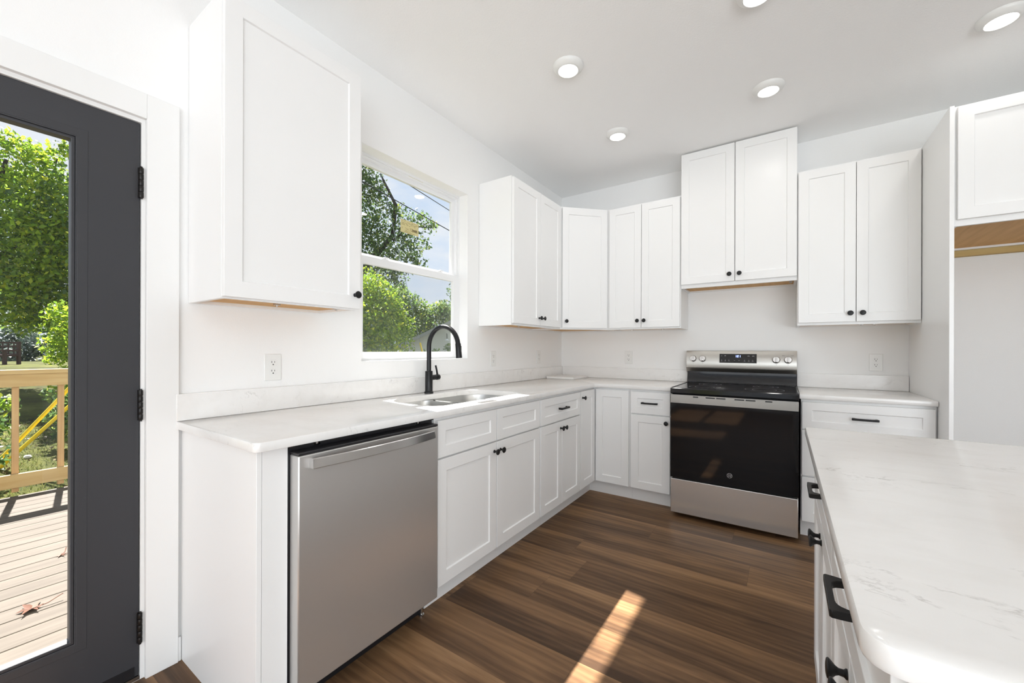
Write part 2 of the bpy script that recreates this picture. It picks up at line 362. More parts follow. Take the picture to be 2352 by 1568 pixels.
def simple_window(name, fr, wd, ht=1.9):
    r = bpy.data.objects.new(name, None); COL.objects.link(r); r.location = fr(0,0,0); struct(r)
    f = MB(); t = 0.05
    f.fbox(fr,0,wd,0,t,-0.1,-0.05).fbox(fr,0,wd,ht-t,ht,-0.1,-0.05).fbox(fr,0,t,t,ht-t,-0.1,-0.05).fbox(fr,wd-t,wd,t,ht-t,-0.1,-0.05)
    f.fbox(fr,wd/2-0.03,wd/2+0.03,t,ht-t,-0.1,-0.05) if wd > 2 else f.fbox(fr,t,wd-t,0.93,0.97,-0.1,-0.05)
    obj('window_frame', f, 'vinyl', r); obj('pane', MB().fbox(fr,t,wd-t,t,ht-t,-0.08,-0.075), 'glass', r)
simple_window('window_2', frame((2.5,RY,0.1),(-1,0,0),(0,1,0)), 2.3, 2.2)  # assumed windows in the unseen walls, openings for the added fill lights
simple_window('window_3', frame((5.1,RY,0.1),(-1,0,0),(0,1,0)), 2.3, 2.2)
simple_window('window_4', frame((RX,-6.3,0.1),(0,1,0),(-1,0,0)), 1.8, 2.2)

simple_window('window_5', frame((0,-4.7,0.3),(0,-1,0),(1,0,0)), 1.6, 1.8)

# kitchen window: drywall return, vinyl frame, two sashes
r = bpy.data.objects.new('window_1', None); COL.objects.link(r); r.location = (-0.09, (WY0+WY1)/2, WZ0); struct(r)
def rect_frame(mb, x0, x1, ya, yb, za, zb, ty, tzb, tzt):
    O = [(ya,za),(yb,za),(yb,zb),(ya,zb)]; I = [(ya+ty,za+tzb),(yb-ty,za+tzb),(yb-ty,zb-tzt),(ya+ty,zb-tzt)]
    P = [(x,y,z) for x in (x0,x1) for y, z in O+I]; F = []
    for k in range(4):
        n = (k+1) % 4
        F += [(k,n,n+4,k+4), (k+8,k+12,n+12,n+8), (k,k+8,n+8,n), (k+4,n+4,n+12,k+12)]
    return mb.add(P, F)
f = MB(); rect_frame(f,-0.135,-0.088,WY0,WY1,WZ0,WZ1,0.026,0.03,0.026)
wf = obj('window_frame', f, 'vinyl', r, 0.002)
obj('frame_lip', rect_frame(MB(),-0.0878,-0.082,WY0,WY1,WZ0,WZ1,0.013,0.014,0.016), 'vinyl', wf, 0.001)
us = obj('upper_sash', rect_frame(MB(),-0.134,-0.108,WY0+0.02,WY1-0.02,1.712,WZ1-0.024,0.033,0.036,0.028), 'vinyl', r, 0.003)
obj('pane', MB().box(-0.124,-0.120,WY0+0.05,WY1-0.05,1.745,2.272), 'glass', us)
ls = obj('lower_sash', rect_frame(MB(),-0.104,-0.078,WY0+0.016,WY1-0.016,WZ0+0.008,1.728,0.05,0.042,0.046), 'vinyl', r, 0.003)
obj('pane', MB().box(-0.094,-0.090,WY0+0.06,WY1-0.06,1.17,1.686), 'glass', ls)
lk = MB()
for yy in (-2.17, -1.70): lk.box(-0.1,-0.082,yy-0.025,yy+0.025,1.728,1.735).lathe([(0.011,0),(0.011,0.006),(0.006,0.009)],(-0.09,yy,1.735),(0,0,1),14).box(-0.095,-0.075,yy-0.004,yy+0.026,1.739,1.744)
obj('sash_lock', lk, 'vinyl', ls, 0.001)
obj('insect_screen', MB().box(-0.1330,-0.1325,WY0+0.03,WY1-0.03,WZ0+0.03,1.70), 'screen', r)
r2_ = thing('window_sticker', (-0.1185,-1.945,1.985), 'pale yellow label stuck on the upper window pane above the faucet', 'sticker')
fs_ = frame((-0.1195,-2.022,1.985),(0,1,0),(1,0,0))
obj('paper', MB().fbox(fs_,0,0.152,-0.042,0.042,0,0.0006), 'sticker', r2_)
pr = MB(); random.seed(4)
for k in range(11):
    v = 0.034 - k*0.0063
    x = 0.008
    while x < 0.13:
        wdt = random.uniform(0.006,0.03)
        if not (k in (5,6) and x < 0.06) and random.random() < 0.8: pr.fbox(fs_, x, min(x+wdt,0.146), v-0.0012, v+0.0012, 0.0006, 0.0009)
        x += wdt + random.uniform(0.004,0.02)
pr.fbox(fs_,0.095,0.143,-0.02,-0.006,0.0006,0.0009).fbox(fs_,0.03,0.12,-0.037,-0.034,0.0006,0.0009)
obj('print', pr, 'stickerprint', r2_)
tag(obj('window_sticker', MB().box(-0.0879,-0.0872,-1.985,-1.86,2.303,2.311), 'sticker'), 'narrow yellow strip stuck along the top of the kitchen window frame', 'sticker')

# exterior door, jamb, casing
r = bpy.data.objects.new('door_1', None); COL.objects.link(r); r.location = (0,DY1,0); struct(r, 'charcoal glazed exterior door at the left')
jb = MB(); jt = 0.011
jb.box(-WT,0.0,DY1-jt,DY1,0,DZ1).box(-WT,0.0,DY0,DY0+jt,0,DZ1).box(-WT,0.0,DY0+jt,DY1-jt,DZ1-jt,DZ1).box(-0.075,-0.058,DY1-jt-0.012,DY1-jt,0,DZ1-jt).box(-0.075,-0.058,DY0+jt,DY0+jt+0.012,0,DZ1-jt)
obj('jamb', jb, 'trimw', r)
obj('threshold', MB().box(-WT-0.02,-0.002,DY0+jt,DY1-jt,-0.001,0.012), 'steelh', r)
LY0, LY1, LZ0, LZ1 = -4.231, -3.3035, 0.014, 1.999
GY0, GY1, GZ0, GZ1 = -4.072, -3.462, 0.219, 1.884
lf = MB()
P = [(x,y,z) for x in (-0.052,-0.007) for y, z in ((LY0,LZ0),(LY1,LZ0),(LY1,LZ1),(LY0,LZ1),(GY0,GZ0),(GY1,GZ0),(GY1,GZ1),(GY0,GZ1))]; F = []
for k in range(4):
    n = (k+1) % 4; F += [(k,n,n+4,k+4),(k+8,k+12,n+12,n+8),(k,k+8,n+8,n),(k+4,n+4,n+12,k+12)]
lf.add(P, F)
leaf = obj('door_leaf', lf, 'door', r, 0.001)
gb = rect_frame(MB(),-0.048,-0.0105,GY0,GY1,GZ0,GZ1,0.010,0.010,0.010)
obj('glazing_bead', gb, 'door', leaf, 0.002)
pl = MB(); e_ = 0.028
rect_frame(pl,-0.0075,-0.0058,GY0-e_,GY1+e_,GZ0-e_,GZ1+e_,e_-0.004,e_-0.004,e_-0.004); obj('lite_frame', pl, 'door', leaf, 0.0006)
obj('pane', MB().box(-0.034,-0.028,GY0+0.006,GY1-0.006,GZ0+0.006,GZ1-0.006), 'glass', leaf)
obj('sweep', MB().box(-0.0065,-0.0045,LY0+0.01,LY1-0.012,0.014,0.05), 'blackplastic', leaf)
for zc in (1.784, 0.986, 0.186):
    hg = MB(); hh = 0.054
    for k in range(5): hg.lathe([(0.0062,-hh+k*0.0216+0.0008),(0.0068,-hh+k*0.0216+0.002),(0.0068,-hh+(k+1)*0.0216-0.002),(0.0062,-hh+(k+1)*0.0216-0.0008)],(0.0035,LY1+0.001,zc),(0,0,1),14)
    hg.lathe([(0.004,-0.058),(0.004,0.058)],(0.0035,LY1+0.001,zc),(0,0,1),10)
    hg.box(-0.006,-0.0008,LY1-0.006,LY1+0.008,zc-hh,zc+hh)
    obj('hinge', hg, 'bronze', r)
hd = MB().lathe([(0.032,0),(0.032,0.006),(0.012,0.01),(0.011,0.045)],(-0.007,LY0+0.07,0.95),(1,0,0),24).tube([(0.038,LY0+0.07,0.95),(0.04,LY0+0.12,0.95),(0.038,LY0+0.19,0.948)],[0.009,0.009,0.007],10)
obj('lever_handle', hd, 'bronze', r)
cs = MB(); CI, CO, CT_ = DY1, -3.196, 2.103
cs.box(0,0.018,CI,CO,0,CT_).box(0,0.018,DY0-0.094,DY0,0,CT_).box(0,0.018,DY0,CI,DZ1+0.003,CT_)
struct(obj('trim_1', cs, 'trimw', None, 0.0015))
struct(obj('baseboard_left', MB().box(0,0.013,CO,-3.186,0,0.09), 'trimw', None, 0.001))
struct(obj('baseboard_back', MB().box(2.65,RX,-0.013,0,0,0.09), 'trimw', None, 0.001))

# ------------------------------------------------------------------ countertops
def offset_poly(poly, d):
    n = len(poly); o = []
    for i in range(n):
        p0, p1, p2 = Vector(poly[i-1]), Vector(poly[i]), Vector(poly[(i+1)%n])
        a = (p1-p0).normalized(); b_ = (p2-p1).normalized()
        na, nb = Vector((-a.y,a.x)), Vector((-b_.y,b_.x)); k = na+nb
        if k.length < 1e-6: k = na
        k = k/ max(k.dot(na), 0.3)
        o.append(tuple(p1 + k*d))
    return o
def slab(poly, z0, z1, hole=None, r=0.004):
    """CCW outline with eased top and bottom edges and an optional cut-out"""
    bm = bmesh.new(); n = len(poly)
    prof = [(0.0+r, z0), (r*0.3, z0+r*0.3), (0, z0+r), (0, z1-r), (r*0.3, z1-r*0.3), (r, z1)]
    rings = [[bm.verts.new((*p, z)) for p in (offset_poly(poly, d) if d else poly)] for d, z in prof]
    for a, b_ in zip(rings, rings[1:]):
        for i in range(n): bm.faces.new((a[i], a[(i+1)%n], b_[(i+1)%n], b_[i])).smooth = True
    hs = None
    if hole:
        k = len(hole); hp = [(-0.002, z1), (0, z1-0.003), (0, z0)]
        hs = [[bm.verts.new((*p, z)) for p in (offset_poly(hole, d) if d else hole)] for d, z in hp]
        for a, b_ in zip(hs, hs[1:]):
            for i in range(k): bm.faces.new((a[i], b_[i], b_[(i+1)%k], a[(i+1)%k])).smooth = True
    for ring, hr, flip in ((rings[-1], hs[0] if hs else None, False), (rings[0], hs[-1] if hs else None, True)):
        es = [bm.edges.get((ring[i], ring[(i+1)%n])) for i in range(n)]
        if hr: es += [bm.edges.get((hr[i], hr[(i+1)%len(hr)])) for i in range(len(hr))]
        bmesh.ops.triangle_fill(bm, edges=es, use_beauty=True, use_dissolve=False)
    bmesh.ops.recalc_face_normals(bm, faces=bm.faces)
    mb = MB(); bm.verts.index_update()
    mb.v = [tuple(v.co) for v in bm.verts]; mb.f = [tuple(v.index for v in f.verts) for f in bm.faces]; mb.sm = [f.smooth for f in bm.faces]
    bm.free(); return mb
CT, CB = 0.914, 0.884
CD = 0.648; CY = -3.204
RL, RR = 1.243, 2.000                                     # range left and right
out_l = [(0.003,-0.003),(0.003,CY)] + arc(CD-0.02,CY+0.02,0.02,-PI/2,0,6) + \
        [(CD + 0.05 - 0.05*math.cos(a), -CD-0.05 + 0.05*math.sin(a)) for a in [i*PI/12 for i in range(7)]] + [(RL-0.003,-CD),(RL-0.003,-0.003)]
SX0, SX1, SY0, SY1 = 0.135, 0.540, -2.365, -1.590         # sink cut-out
def rrect(x0, x1, y0, y1, rs):
    a, b_, c, d = rs     # radii at (x0,y0),(x1,y0),(x1,y1),(x0,y1)
    return arc(x0+a,y0+a,a,PI,1.5*PI,8)+arc(x1-b_,y0+b_,b_,1.5*PI,2*PI,8)+arc(x1-c,y1-c,c,0,PI/2,8)+arc(x0+d,y1-d,d,PI/2,PI,8)
hole = rrect(SX0,SX1,SY0,SY1,(0.16,0.08,0.08,0.16))
tag(obj('countertop', slab(out_l, CB, CT, hole), 'quartz'), 'L-shaped white quartz countertop with the sink cut into it', 'countertop', 'quartz worktops')
tag(obj('countertop', slab([(RR+0.003,-CD),(2.618,-CD),(2.618,-0.003),(RR+0.003,-0.003)], CB, CT), 'quartz'), 'short white quartz countertop right of the range', 'countertop', 'quartz worktops')
BS = 1.016
g = 'quartz backsplash strips'
tag(obj('backsplash', MB().box(0.001,0.021,CY,-0.001,CT+0.0005,BS), 'quartz', None, 0.0015), 'long low quartz backsplash strip along the window wall', 'backsplash', g)
tag(obj('backsplash', MB().box(0.022,RL-0.004,-0.021,-0.001,CT+0.0005,BS), 'quartz', None, 0.0015), 'quartz backsplash strip left of the range on the back wall', 'backsplash', g)
tag(obj('backsplash', MB().box(RR+0.004,2.620,-0.021,-0.001,CT+0.0005,BS), 'quartz', None, 0.0015), 'quartz backsplash strip right of the range beside the tall panel', 'backsplash', g)
# offcut board lying in the corner
fo = frame((0.045,-0.40,CT),(0.28,0.012,0),(0,1,0))
tag(obj('quartz_board', MB().fbox(fo,0,0.275,0.0005,0.021,0,0.335), 'quartz', None, 0.002), 'small loose white quartz board lying flat in the counter corner', 'board')

# ------------------------------------------------------------------ sink
sk = thing('kitchen_sink', (0.33,-1.98,0.7), 'double bowl stainless steel sink set under the quartz counter', 'sink')
def bowl(x0, x1, y0, y1, rs, depth, zt=CB-0.001):
    mb = MB(); tops = []
    prof = [(0.0,zt),(0.0015,zt-0.01),(0.008,zt-depth+0.05),(0.014,zt-depth+0.025),(0.03,zt-depth+0.007),(0.055,zt-depth)]
    for d, z in prof:
        base = rrect(x0,x1,y0,y1,rs); pp = offset_poly(base, d) if d else base
        tops.append([(p[0],p[1],z) for p in pp])
    k = len(tops[0]); vs = [p for t in tops for p in t]
    mb.add(vs, [(i*k+j, (i*k)+(j+1)%k, (i+1)*k+(j+1)%k, (i+1)*k+j) for i in range(len(prof)-1) for j in range(k)], True)
    mb.add(tops[-1], [tuple(range(k))]); return mb
YD = -2.02
obj('bowl', bowl(SX0-0.006,SX1+0.006,SY0-0.006,YD-0.012,(0.155,0.08,0.06,0.06),0.20), 'sinksteel', sk)
obj('bowl', bowl(SX0-0.006,SX1+0.006,YD+0.012,SY1+0.006,(0.06,0.06,0.08,0.155),0.22), 'sinksteel', sk)
obj('divider', MB().tube([(SX0+0.03,YD,CB-0.02),(SX1-0.03,YD,CB-0.02)],0.0135,12), 'sinksteel', sk)
# corner fillers of the rim around the divider
for xx, s in ((SX0-0.004,1),(SX1+0.004,-1)):
    obj('rim_gusset', MB().prism([(xx,YD-0.055),(xx+s*0.018,YD-0.022),(xx+s*0.034,YD-0.012),(xx+s*0.034,YD+0.012),(xx+s*0.018,YD+0.022),(xx,YD+0.055)], lambda u,v,n: Vector((u,v,n)), CB-0.012, CB-0.0015), 'sinksteel', sk, 0.001)
for yy in (-2.2,-1.8):
    obj('drain', MB().lathe([(0.044,0),(0.044,0.003),(0.034,0.004),(0.03,0.001)],(0.34,yy,CB-0.199 if yy < YD else CB-0.2195),(0,0,1),24), 'steelh', sk)

# ------------------------------------------------------------------ faucet
FX, FY = 0.081, -1.965
fc = thing('kitchen_faucet', (FX,FY,CT), 'tall matte black gooseneck faucet behind the sink', 'faucet')
obj('body', MB().lathe([(0.028,0.0005),(0.028,0.010),(0.0265,0.012),(0.0235,0.014),(0.0235,0.138),(0.0225,0.14),(0.015,0.141)],(FX,FY,CT),(0,0,1),32), 'faucet', fc)
rr = 0.121; zc = 1.205
pts = [(FX,FY,1.05),(FX,FY,1.12),(FX,FY,zc)] + [(FX+rr-rr*math.cos(a),FY,zc+rr*math.sin(a)) for a in [i*PI/20 for i in range(1,20)]]
ex, ez = FX+rr-rr*math.cos(0.955*PI), zc+rr*math.sin(0.955*PI)
pts[-1] = (ex,FY,ez)
d_ = Vector((0.10,0,-1)).normalized()
obj('spout', MB().tube(pts,0.0142,18), 'faucet', fc)
st_ = Vector((ex,FY,ez))
sh = obj('spray_head', MB().lathe([(0.0155,-0.002),(0.0165,0.0),(0.0168,0.03),(0.0185,0.078),(0.0185,0.084),(0.015,0.0845)],st_,d_,24), 'faucet', fc)
fb = frame(st_ + d_*0.012 + Vector((0.0155,0,0)),(0,1,0),(1,0,0))
obj('spray_button', MB().fbox(fb,-0.006,0.006,-0.035,0.0,0,0.006), 'blackplastic', sh, 0.002)
obj('valve', MB().lathe([(0.0165,0.02),(0.0165,0.062),(0.0150,0.063),(0.0150,0.065),(0.0182,0.066),(0.0182,0.084),(0.017,0.087),(0.01,0.0875)],(FX,FY,1.012),(0,1,0),24), 'faucet', fc)
obj('lever', MB().tube([(FX,FY+0.074,1.026),(FX+0.004,FY+0.064,1.055),(FX+0.006,FY+0.052,1.088)],[0.0062,0.0058,0.0062],12), 'faucet', fc)

# ------------------------------------------------------------------ base cabinets
GB = 'white shaker base cabinets'
TK = 0.555
CF = 0.613       # carcass front plane distance from the wall
def base_left(y0, y1, label, name='base_cabinet'):
    r = thing(name, (0.3,(y0+y1)/2,0), label, 'cabinet', GB)
    obj('body', MB().box(0.004,CF,y0+0.0005,y1-0.0005,0.115,CB-0.0005), 'white', r)
    obj('toe_kick', MB().box(0.06,TK,y0+0.0005,y1-0.0005,0.0,0.115), 'white', r)
    return r, frame((CF,0,0),(0,1,0),(1,0,0))
def base_back(x0, x1, label, name='base_cabinet'):
    r = thing(name, ((x0+x1)/2,-0.3,0), label, 'cabinet', GB)
    obj('body', MB().box(x0+0.0005,x1-0.0005,-CF,-0.004,0.115,CB-0.0005), 'white', r)
    obj('toe_kick', MB().box(x0+0.0005,x1-0.0005,-TK,-0.06,0.0,0.115), 'white', r)
    return r, frame((0,-CF,0),(1,0,0),(0,-1,0))
ZD0, ZD1, ZR0, ZR1 = 0.116, 0.689, 0.698, 0.866
# sink base: open-topped box so the bowls hang free inside it
y0, y1 = -2.452, -1.530
r = thing('sink_cabinet', (0.3,(y0+y1)/2,0), 'white shaker sink cabinet with two false drawer fronts over two doors', 'cabinet', GB)
bx = MB().box(0.004,CF,y0+0.0005,y0+0.018,0.115,CB-0.0005).box(0.004,CF,y1-0.018,y1-0.0005,0.115,CB-0.0005).box(0.004,CF,y0+0.018,y1-0.018,0.115,0.133).box(CF-0.019,CF,y0+0.018,y1-0.018,0.133,CB-0.0005)
obj('body', bx, 'white', r); obj('toe_kick', MB().box(0.06,TK,y0+0.0005,y1-0.0005,0,0.115), 'white', r)
fr = frame((CF,0,0),(0,1,0),(1,0,0))
front(r, fr, 'drawer_front', -2.444,-2.001,ZR0,ZR1, st=0.05)
front(r, fr, 'drawer_front', -1.993,-1.538,ZR0,ZR1, st=0.05)
front(r, fr, 'door', -2.444,-2.001,ZD0,ZD1, knob=(-2.022,0.643))
front(r, fr, 'door', -1.993,-1.538,ZD0,ZD1, knob=(-1.966,0.643))
r, fr = base_left(-1.530,-0.917, 'white base cabinet right of the sink with one pull drawer over two narrow doors')
front(r, fr, 'drawer', -1.522,-0.922,ZR0,ZR1, pull=(-1.222,0.782), st=0.05)
front(r, fr, 'door', -1.522,-1.227,ZD0,ZD1, knob=(-1.250,0.643)); front(r, fr, 'door', -1.223,-0.922,ZD0,ZD1, knob=(-1.200,0.643))
# corner cabinet
r = thing('corner_base_cabinet', (0.35,-0.35,0), 'white corner base cabinet with two full height doors meeting at a right angle', 'cabinet', GB)
L = lambda u, v, n: Vector((u, v, n))
obj('body', MB().prism([(0.004,-0.004),(0.004,-0.9165),(CF,-0.9165),(CF,-CF),(0.9165,-CF),(0.9165,-0.004)], L, 0.115, CB-0.0005), 'white', r)
obj('toe_kick', MB().prism([(0.06,-0.06),(0.06,-0.9165),(TK,-0.9165),(TK,-TK),(0.9165,-TK),(0.9165,-0.06)], L, 0, 0.115), 'white', r)
frl = frame((CF,0,0),(0,1,0),(1,0,0)); frb = frame((0,-CF,0),(1,0,0),(0,-1,0))
front(r, frl, 'door', -0.911,-0.638,ZD0,0.868, knob=(-0.882,0.818)); front(r, frb, 'door', 0.638,0.910,ZD0,0.868)
r, fr = base_back(0.917,RL-0.010, 'narrow white base cabinet left of the range with one drawer over one door')
front(r, fr, 'drawer', 0.929,1.221,ZR0,ZR1, pull=(1.075,0.782), st=0.05); front(r, fr, 'door', 0.929,1.221,ZD0,ZD1, knob=(1.198,0.643))
r, fr = base_back(RR+0.010,2.621, 'white base cabinet right of the range with three stacked drawers')
front(r, fr, 'drawer', 2.016,2.612,ZR0,ZR1, pull=(2.316,0.782), st=0.05)
front(r, fr, 'drawer', 2.016,2.612,0.405,0.689, pull=(2.316,0.547)); front(r, fr, 'drawer', 2.016,2.612,0.116,0.395, pull=(2.316,0.255))
# end panel and filler next to the dishwasher
r = thing('end_panel', (0.3,-3.135,0), 'plain white end panel left of the dishwasher under the counter end', 'panel')
obj('panel', MB().box(0.004,0.612,-3.184,-3.169,0.0,CB-0.0005), 'white', r, 0.001)
obj('filler_strip', MB().box(0.02,0.611,-3.168,-3.092,0.0,CB-0.0005), 'white', r, 0.0006)

# ------------------------------------------------------------------ dishwasher
dw = thing('dishwasher', (0.33,-2.78,0), 'brushed stainless steel dishwasher under the counter beside the end panel', 'dishwasher')
obj('tub', MB().box(0.05,0.606,-3.088,-2.458,0.10,0.872), 'blackplastic', dw)
obj('mounting_strip', MB().box(0.10,0.615,-3.088,-2.456,0.8725,CB-0.001), 'blackplastic', dw)
for yy in (-3.0,-2.55): obj('mounting_tab', MB().box(0.615,0.617,yy-0.012,yy+0.012,0.868,0.880).lathe([(0.004,0),(0.004,0.002)],(0.617,yy,0.875),(1,0,0),10), 'steelh', dw)
obj('toe_plate', MB().box(0.2,0.565,-3.088,-2.47,0.002,0.098), 'blackplastic', dw)
for yy in (-3.06,-2.49): obj('foot', MB().lathe([(0.013,0.0),(0.013,0.006),(0.006,0.008),(0.006,0.04)],(0.578,yy,0.0),(0,0,1),12), 'steelh', dw)
d = obj('door', MB().box(0.607,0.660,-3.084,-2.472,0.100,0.852), 'steel_dw', dw, 0.004)
obj('control_strip', MB().box(0.607,0.660,-3.084,-2.472,0.8525,0.862), 'blackplastic', d, 0.003)
ys = [-3.048+0.540*i/24 for i in range(25)]
hm = MB(); secs = []
for i, yy in enumerate(ys):
    s = 2*(i/24)-1; xb = 0.674 + 0.034*(1-s*s)
    zc_ = 0.8235 + 0.0045*(1-s*s); hz = 0.0165
    secs.append([(xb-0.003,yy,zc_-hz),(xb+0.005,yy,zc_-hz),(xb+0.0075,yy,zc_-hz+0.0025),(xb+0.005,yy,zc_+hz-0.0025),(xb+0.002,yy,zc_+hz),(xb-0.003,yy,zc_+hz)])
vs_ = [p for q in secs for p in q]; k = 6
hm.add(vs_, [(i*k+j,i*k+(j+1)%k,(i+1)*k+(j+1)%k,(i+1)*k+j) for i in range(24) for j in range(k)], True)
hm.add(secs[0], [tuple(range(k))]); hm.add(secs[-1], [tuple(range(k))])
for yy in (ys[0]+0.006, ys[-1]-0.006): hm.box(0.6605,0.6805,yy-0.0058,yy+0.0058,0.8085,0.8385)
obj('handle', hm, 'steelh', d)

# ------------------------------------------------------------------ range
rg = thing('electric_range', ((RL+RR)/2,-0.36,0), 'stainless steel electric range with black glass oven door on the back wall', 'range')
YF = -0.724
obj('body', MB().box(RL+0.004,RR-0.004,-0.672,-0.03,0.035,0.876), 'blackplastic', rg, 0.002)
for xx in (RL+0.05,RR-0.05):
    for yy in (-0.62,-0.1): obj('foot', MB().lathe([(0.018,0),(0.018,0.012),(0.010,0.014),(0.010,0.036)],(xx,yy,0.0),(0,0,1),14), 'blackplastic', rg)
ctm = MB().prism([(-0.115,0.878),(-0.722,0.878),(-0.728,0.884),(-0.728,0.914),(-0.722,0.920),(-0.115,0.920)], lambda u,v,n: Vector((n,u,v)), RL+0.001, RR-0.001)
ck = obj('cooktop', ctm, 'ceramic', rg, 0.002)
for xx in (RL+0.004,RR-0.012): obj('cooktop_rim', MB().box(xx,xx+0.008,-0.70,-0.125,0.9201,0.9225), 'blackplastic', ck, 0.0008)
for (xx,yy,ra) in ((1.44,-0.53,0.105),(1.81,-0.53,0.115),(1.44,-0.27,0.08),(1.81,-0.27,0.08)):
    bn = MB(); n_ = 48
    for r_ in (ra, ra*0.62):
        vs_ = []
        for i in range(n_):
            a = 2*PI*i/n_; vs_ += [(xx+r_*math.cos(a),yy+r_*math.sin(a),0.9204),(xx+(r_-0.002)*math.cos(a),yy+(r_-0.002)*math.sin(a),0.9204)]
        bn.add(vs_, [(2*i,(2*i+2)%(2*n_),(2*i+3)%(2*n_),2*i+1) for i in range(n_)])
    obj('burner_ring', bn, 'icon', ck)
# oven door
od = obj('oven_door', MB().box(RL+0.004,RR-0.004,-0.722,-0.674,0.281,0.872), 'blackplastic', rg, 0.002)
obj('glass_front', MB().box(RL+0.003,RR-0.003,-0.7265,-0.7222,0.282,0.8125), 'ovenglass', od, 0.001)
slots = [(1.395,1.428),(1.475,1.533),(1.54,1.597),(1.649,1.706),(1.713,1.769),(1.822,1.860)]
sm_ = MB().box(RL+0.003,RR-0.003,-0.729,-0.7225,0.8135,0.8575).box(RL+0.003,RR-0.003,-0.729,-0.7225,0.8655,0.8725)
xs = [RL+0.003] + [q for s in slots for q in s] + [RR-0.003]
for i in range(0, len(xs), 2): sm_.box(xs[i],xs[i+1],-0.729,-0.7225,0.8575,0.8655)
obj('vent_trim', sm_, 'steelv', od)
em = MB().lathe([(0.0165,0),(0.0165,0.0006)],(1.622,-0.7265,0.353),(0,-1,0),40)
emo = obj('emblem', em, 'emblem', od)
ei = MB().lathe([(0.0148,0.0006),(0.0148,0.0009)],(1.622,-0.7265,0.353),(0,-1,0),40); obj('emblem_field', ei, 'blackplastic', emo)
def text_mb(s, size, fr, shear=0.0, depth=0.0003, align='CENTER'):
    cu = bpy.data.curves.new('t', 'FONT'); cu.body = s; cu.size = size; cu.shear = shear; cu.extrude = depth; cu.align_x = align; cu.align_y = 'CENTER'; cu.resolution_u = 4
    to = bpy.data.objects.new('t', cu); COL.objects.link(to); dg = bpy.context.evaluated_depsgraph_get(); dg.update()
    me = bpy.data.meshes.new_from_object(to.evaluated_get(dg)); mb = MB()
    mb.add([fr(v.co.x, v.co.y, v.co.z) for v in me.vertices], [tuple(p.vertices) for p in me.polygons])
    bpy.data.objects.remove(to); bpy.data.meshes.remove(me); bpy.data.curves.remove(cu); return mb
obj('emblem_letters', text_mb('GE', 0.017, frame((1.622,-0.7278,0.353),(1,0,0),(0,-1,0)), 0.35), 'emblem', emo)
sw = MB()
for k in range(4):
    a0 = k*PI/2
    sw.tube([(1.622+0.0125*math.cos(a0+t),-0.7276,0.353+0.0125*math.sin(a0+t)) for t in (0.15,0.5,0.9,1.25)],[0.0003,0.0008,0.0008,0.0003],6)
obj('emblem_swirl', sw, 'emblem', emo)
obj('drawer', MB().box(RL+0.004,RR-0.004,-0.726,-0.674,0.032,0.272), 'steel', rg, 0.003)
# backguard
def yz(poly, x0, x1): return MB().prism(poly, lambda u,v,n: Vector((n,u,v)), x0, x1)
obj('backguard', yz([(-0.10,0.9205),(-0.086,0.99),(-0.086,1.02),(-0.025,1.02),(-0.025,0.9205)], RL-0.004,RR+0.002), 'ceramic', rg, 0.003)
obj('backguard_lip', yz([(-0.078,1.0),(-0.108,1.041),(-0.03,1.041),(-0.03,1.0)], RL-0.010,RR+0.002), 'steelp', rg, 0.001)
PT = (-0.108,1.0415); PB = (-0.088,1.181)
cp = obj('control_panel', yz([PT,(-0.110,1.046),(-0.090,1.179),(-0.086,1.1835),(-0.03,1.1835),(-0.03,1.0415)], RL-0.010,RR+0.002), 'steelp', rg, 0.0015)
nv = Vector((0,-(1.179-1.046),-(0.090-0.110)*-1)).normalized(); nv = Vector((0,-0.133,0.020)).normalized(); vv = Vector((0,0.020,0.133)).normalized()
o_ = Vector((0,-0.110,1.046))
def fp(u, v, n): return o_ + Vector((u,0,0)) + vv*(v-1.046) + nv*n
dp = obj('display', MB().fbox(fp,1.485,1.745,1.087,1.160,0.0005,0.002), 'ovenglass', cp, 0.0006)
segs = {'1':'bc','2':'abged'}
dg_ = MB()
def seven(ch, u, v, w_, h_, t_):
    S = {'a':(0,h_-t_,w_,h_),'g':(0,h_/2-t_/2,w_,h_/2+t_/2),'d':(0,0,w_,t_),'b':(w_-t_,h_/2,w_,h_),'c':(w_-t_,0,w_,h_/2),'e':(0,0,t_,h_/2),'f':(0,h_/2,t_,h_)}
    for q in segs[ch]: a = S[q]; dg_.fbox(fp,u+a[0],u+a[2],v+a[1],v+a[3],0.002,0.0024)
seven('1',1.596,1.133,0.009,0.0165,0.0026); seven('2',1.610,1.133,0.011,0.0165,0.0026); seven('1',1.625,1.133,0.009,0.0165,0.0026)
obj('digits', dg_, 'blueled', dp)
def icon(*bars):
    mb = MB()
    for a in bars: mb.fbox(fp,*a,0.002,0.0023)
    obj('touch_icon', mb, 'icon', dp)
icon((1.494,1.506,1.142,1.1435)); icon((1.5205,1.5325,1.142,1.1435),(1.521,1.533,1.146,1.1475))
for u in (1.690,1.7215): icon((u-0.008,u+0.008,1.141,1.1425),(u-0.006,u+0.006,1.145,1.1462))
for u in (1.501,1.5275,1.553,1.663,1.692,1.718): icon((u-0.004,u+0.004,1.106,1.1075),(u-0.003,u+0.003,1.111,1.112),(u-0.006,u+0.006,1.0995,1.1005))
icon((1.589,1.597,1.1065,1.108)); icon((1.6215,1.6285,1.1065,1.108),(1.6243,1.6257,1.1037,1.1108))
kx = ((1.287,1.118),(1.360,1.118),(1.872,1.116),(1.947,1.116))
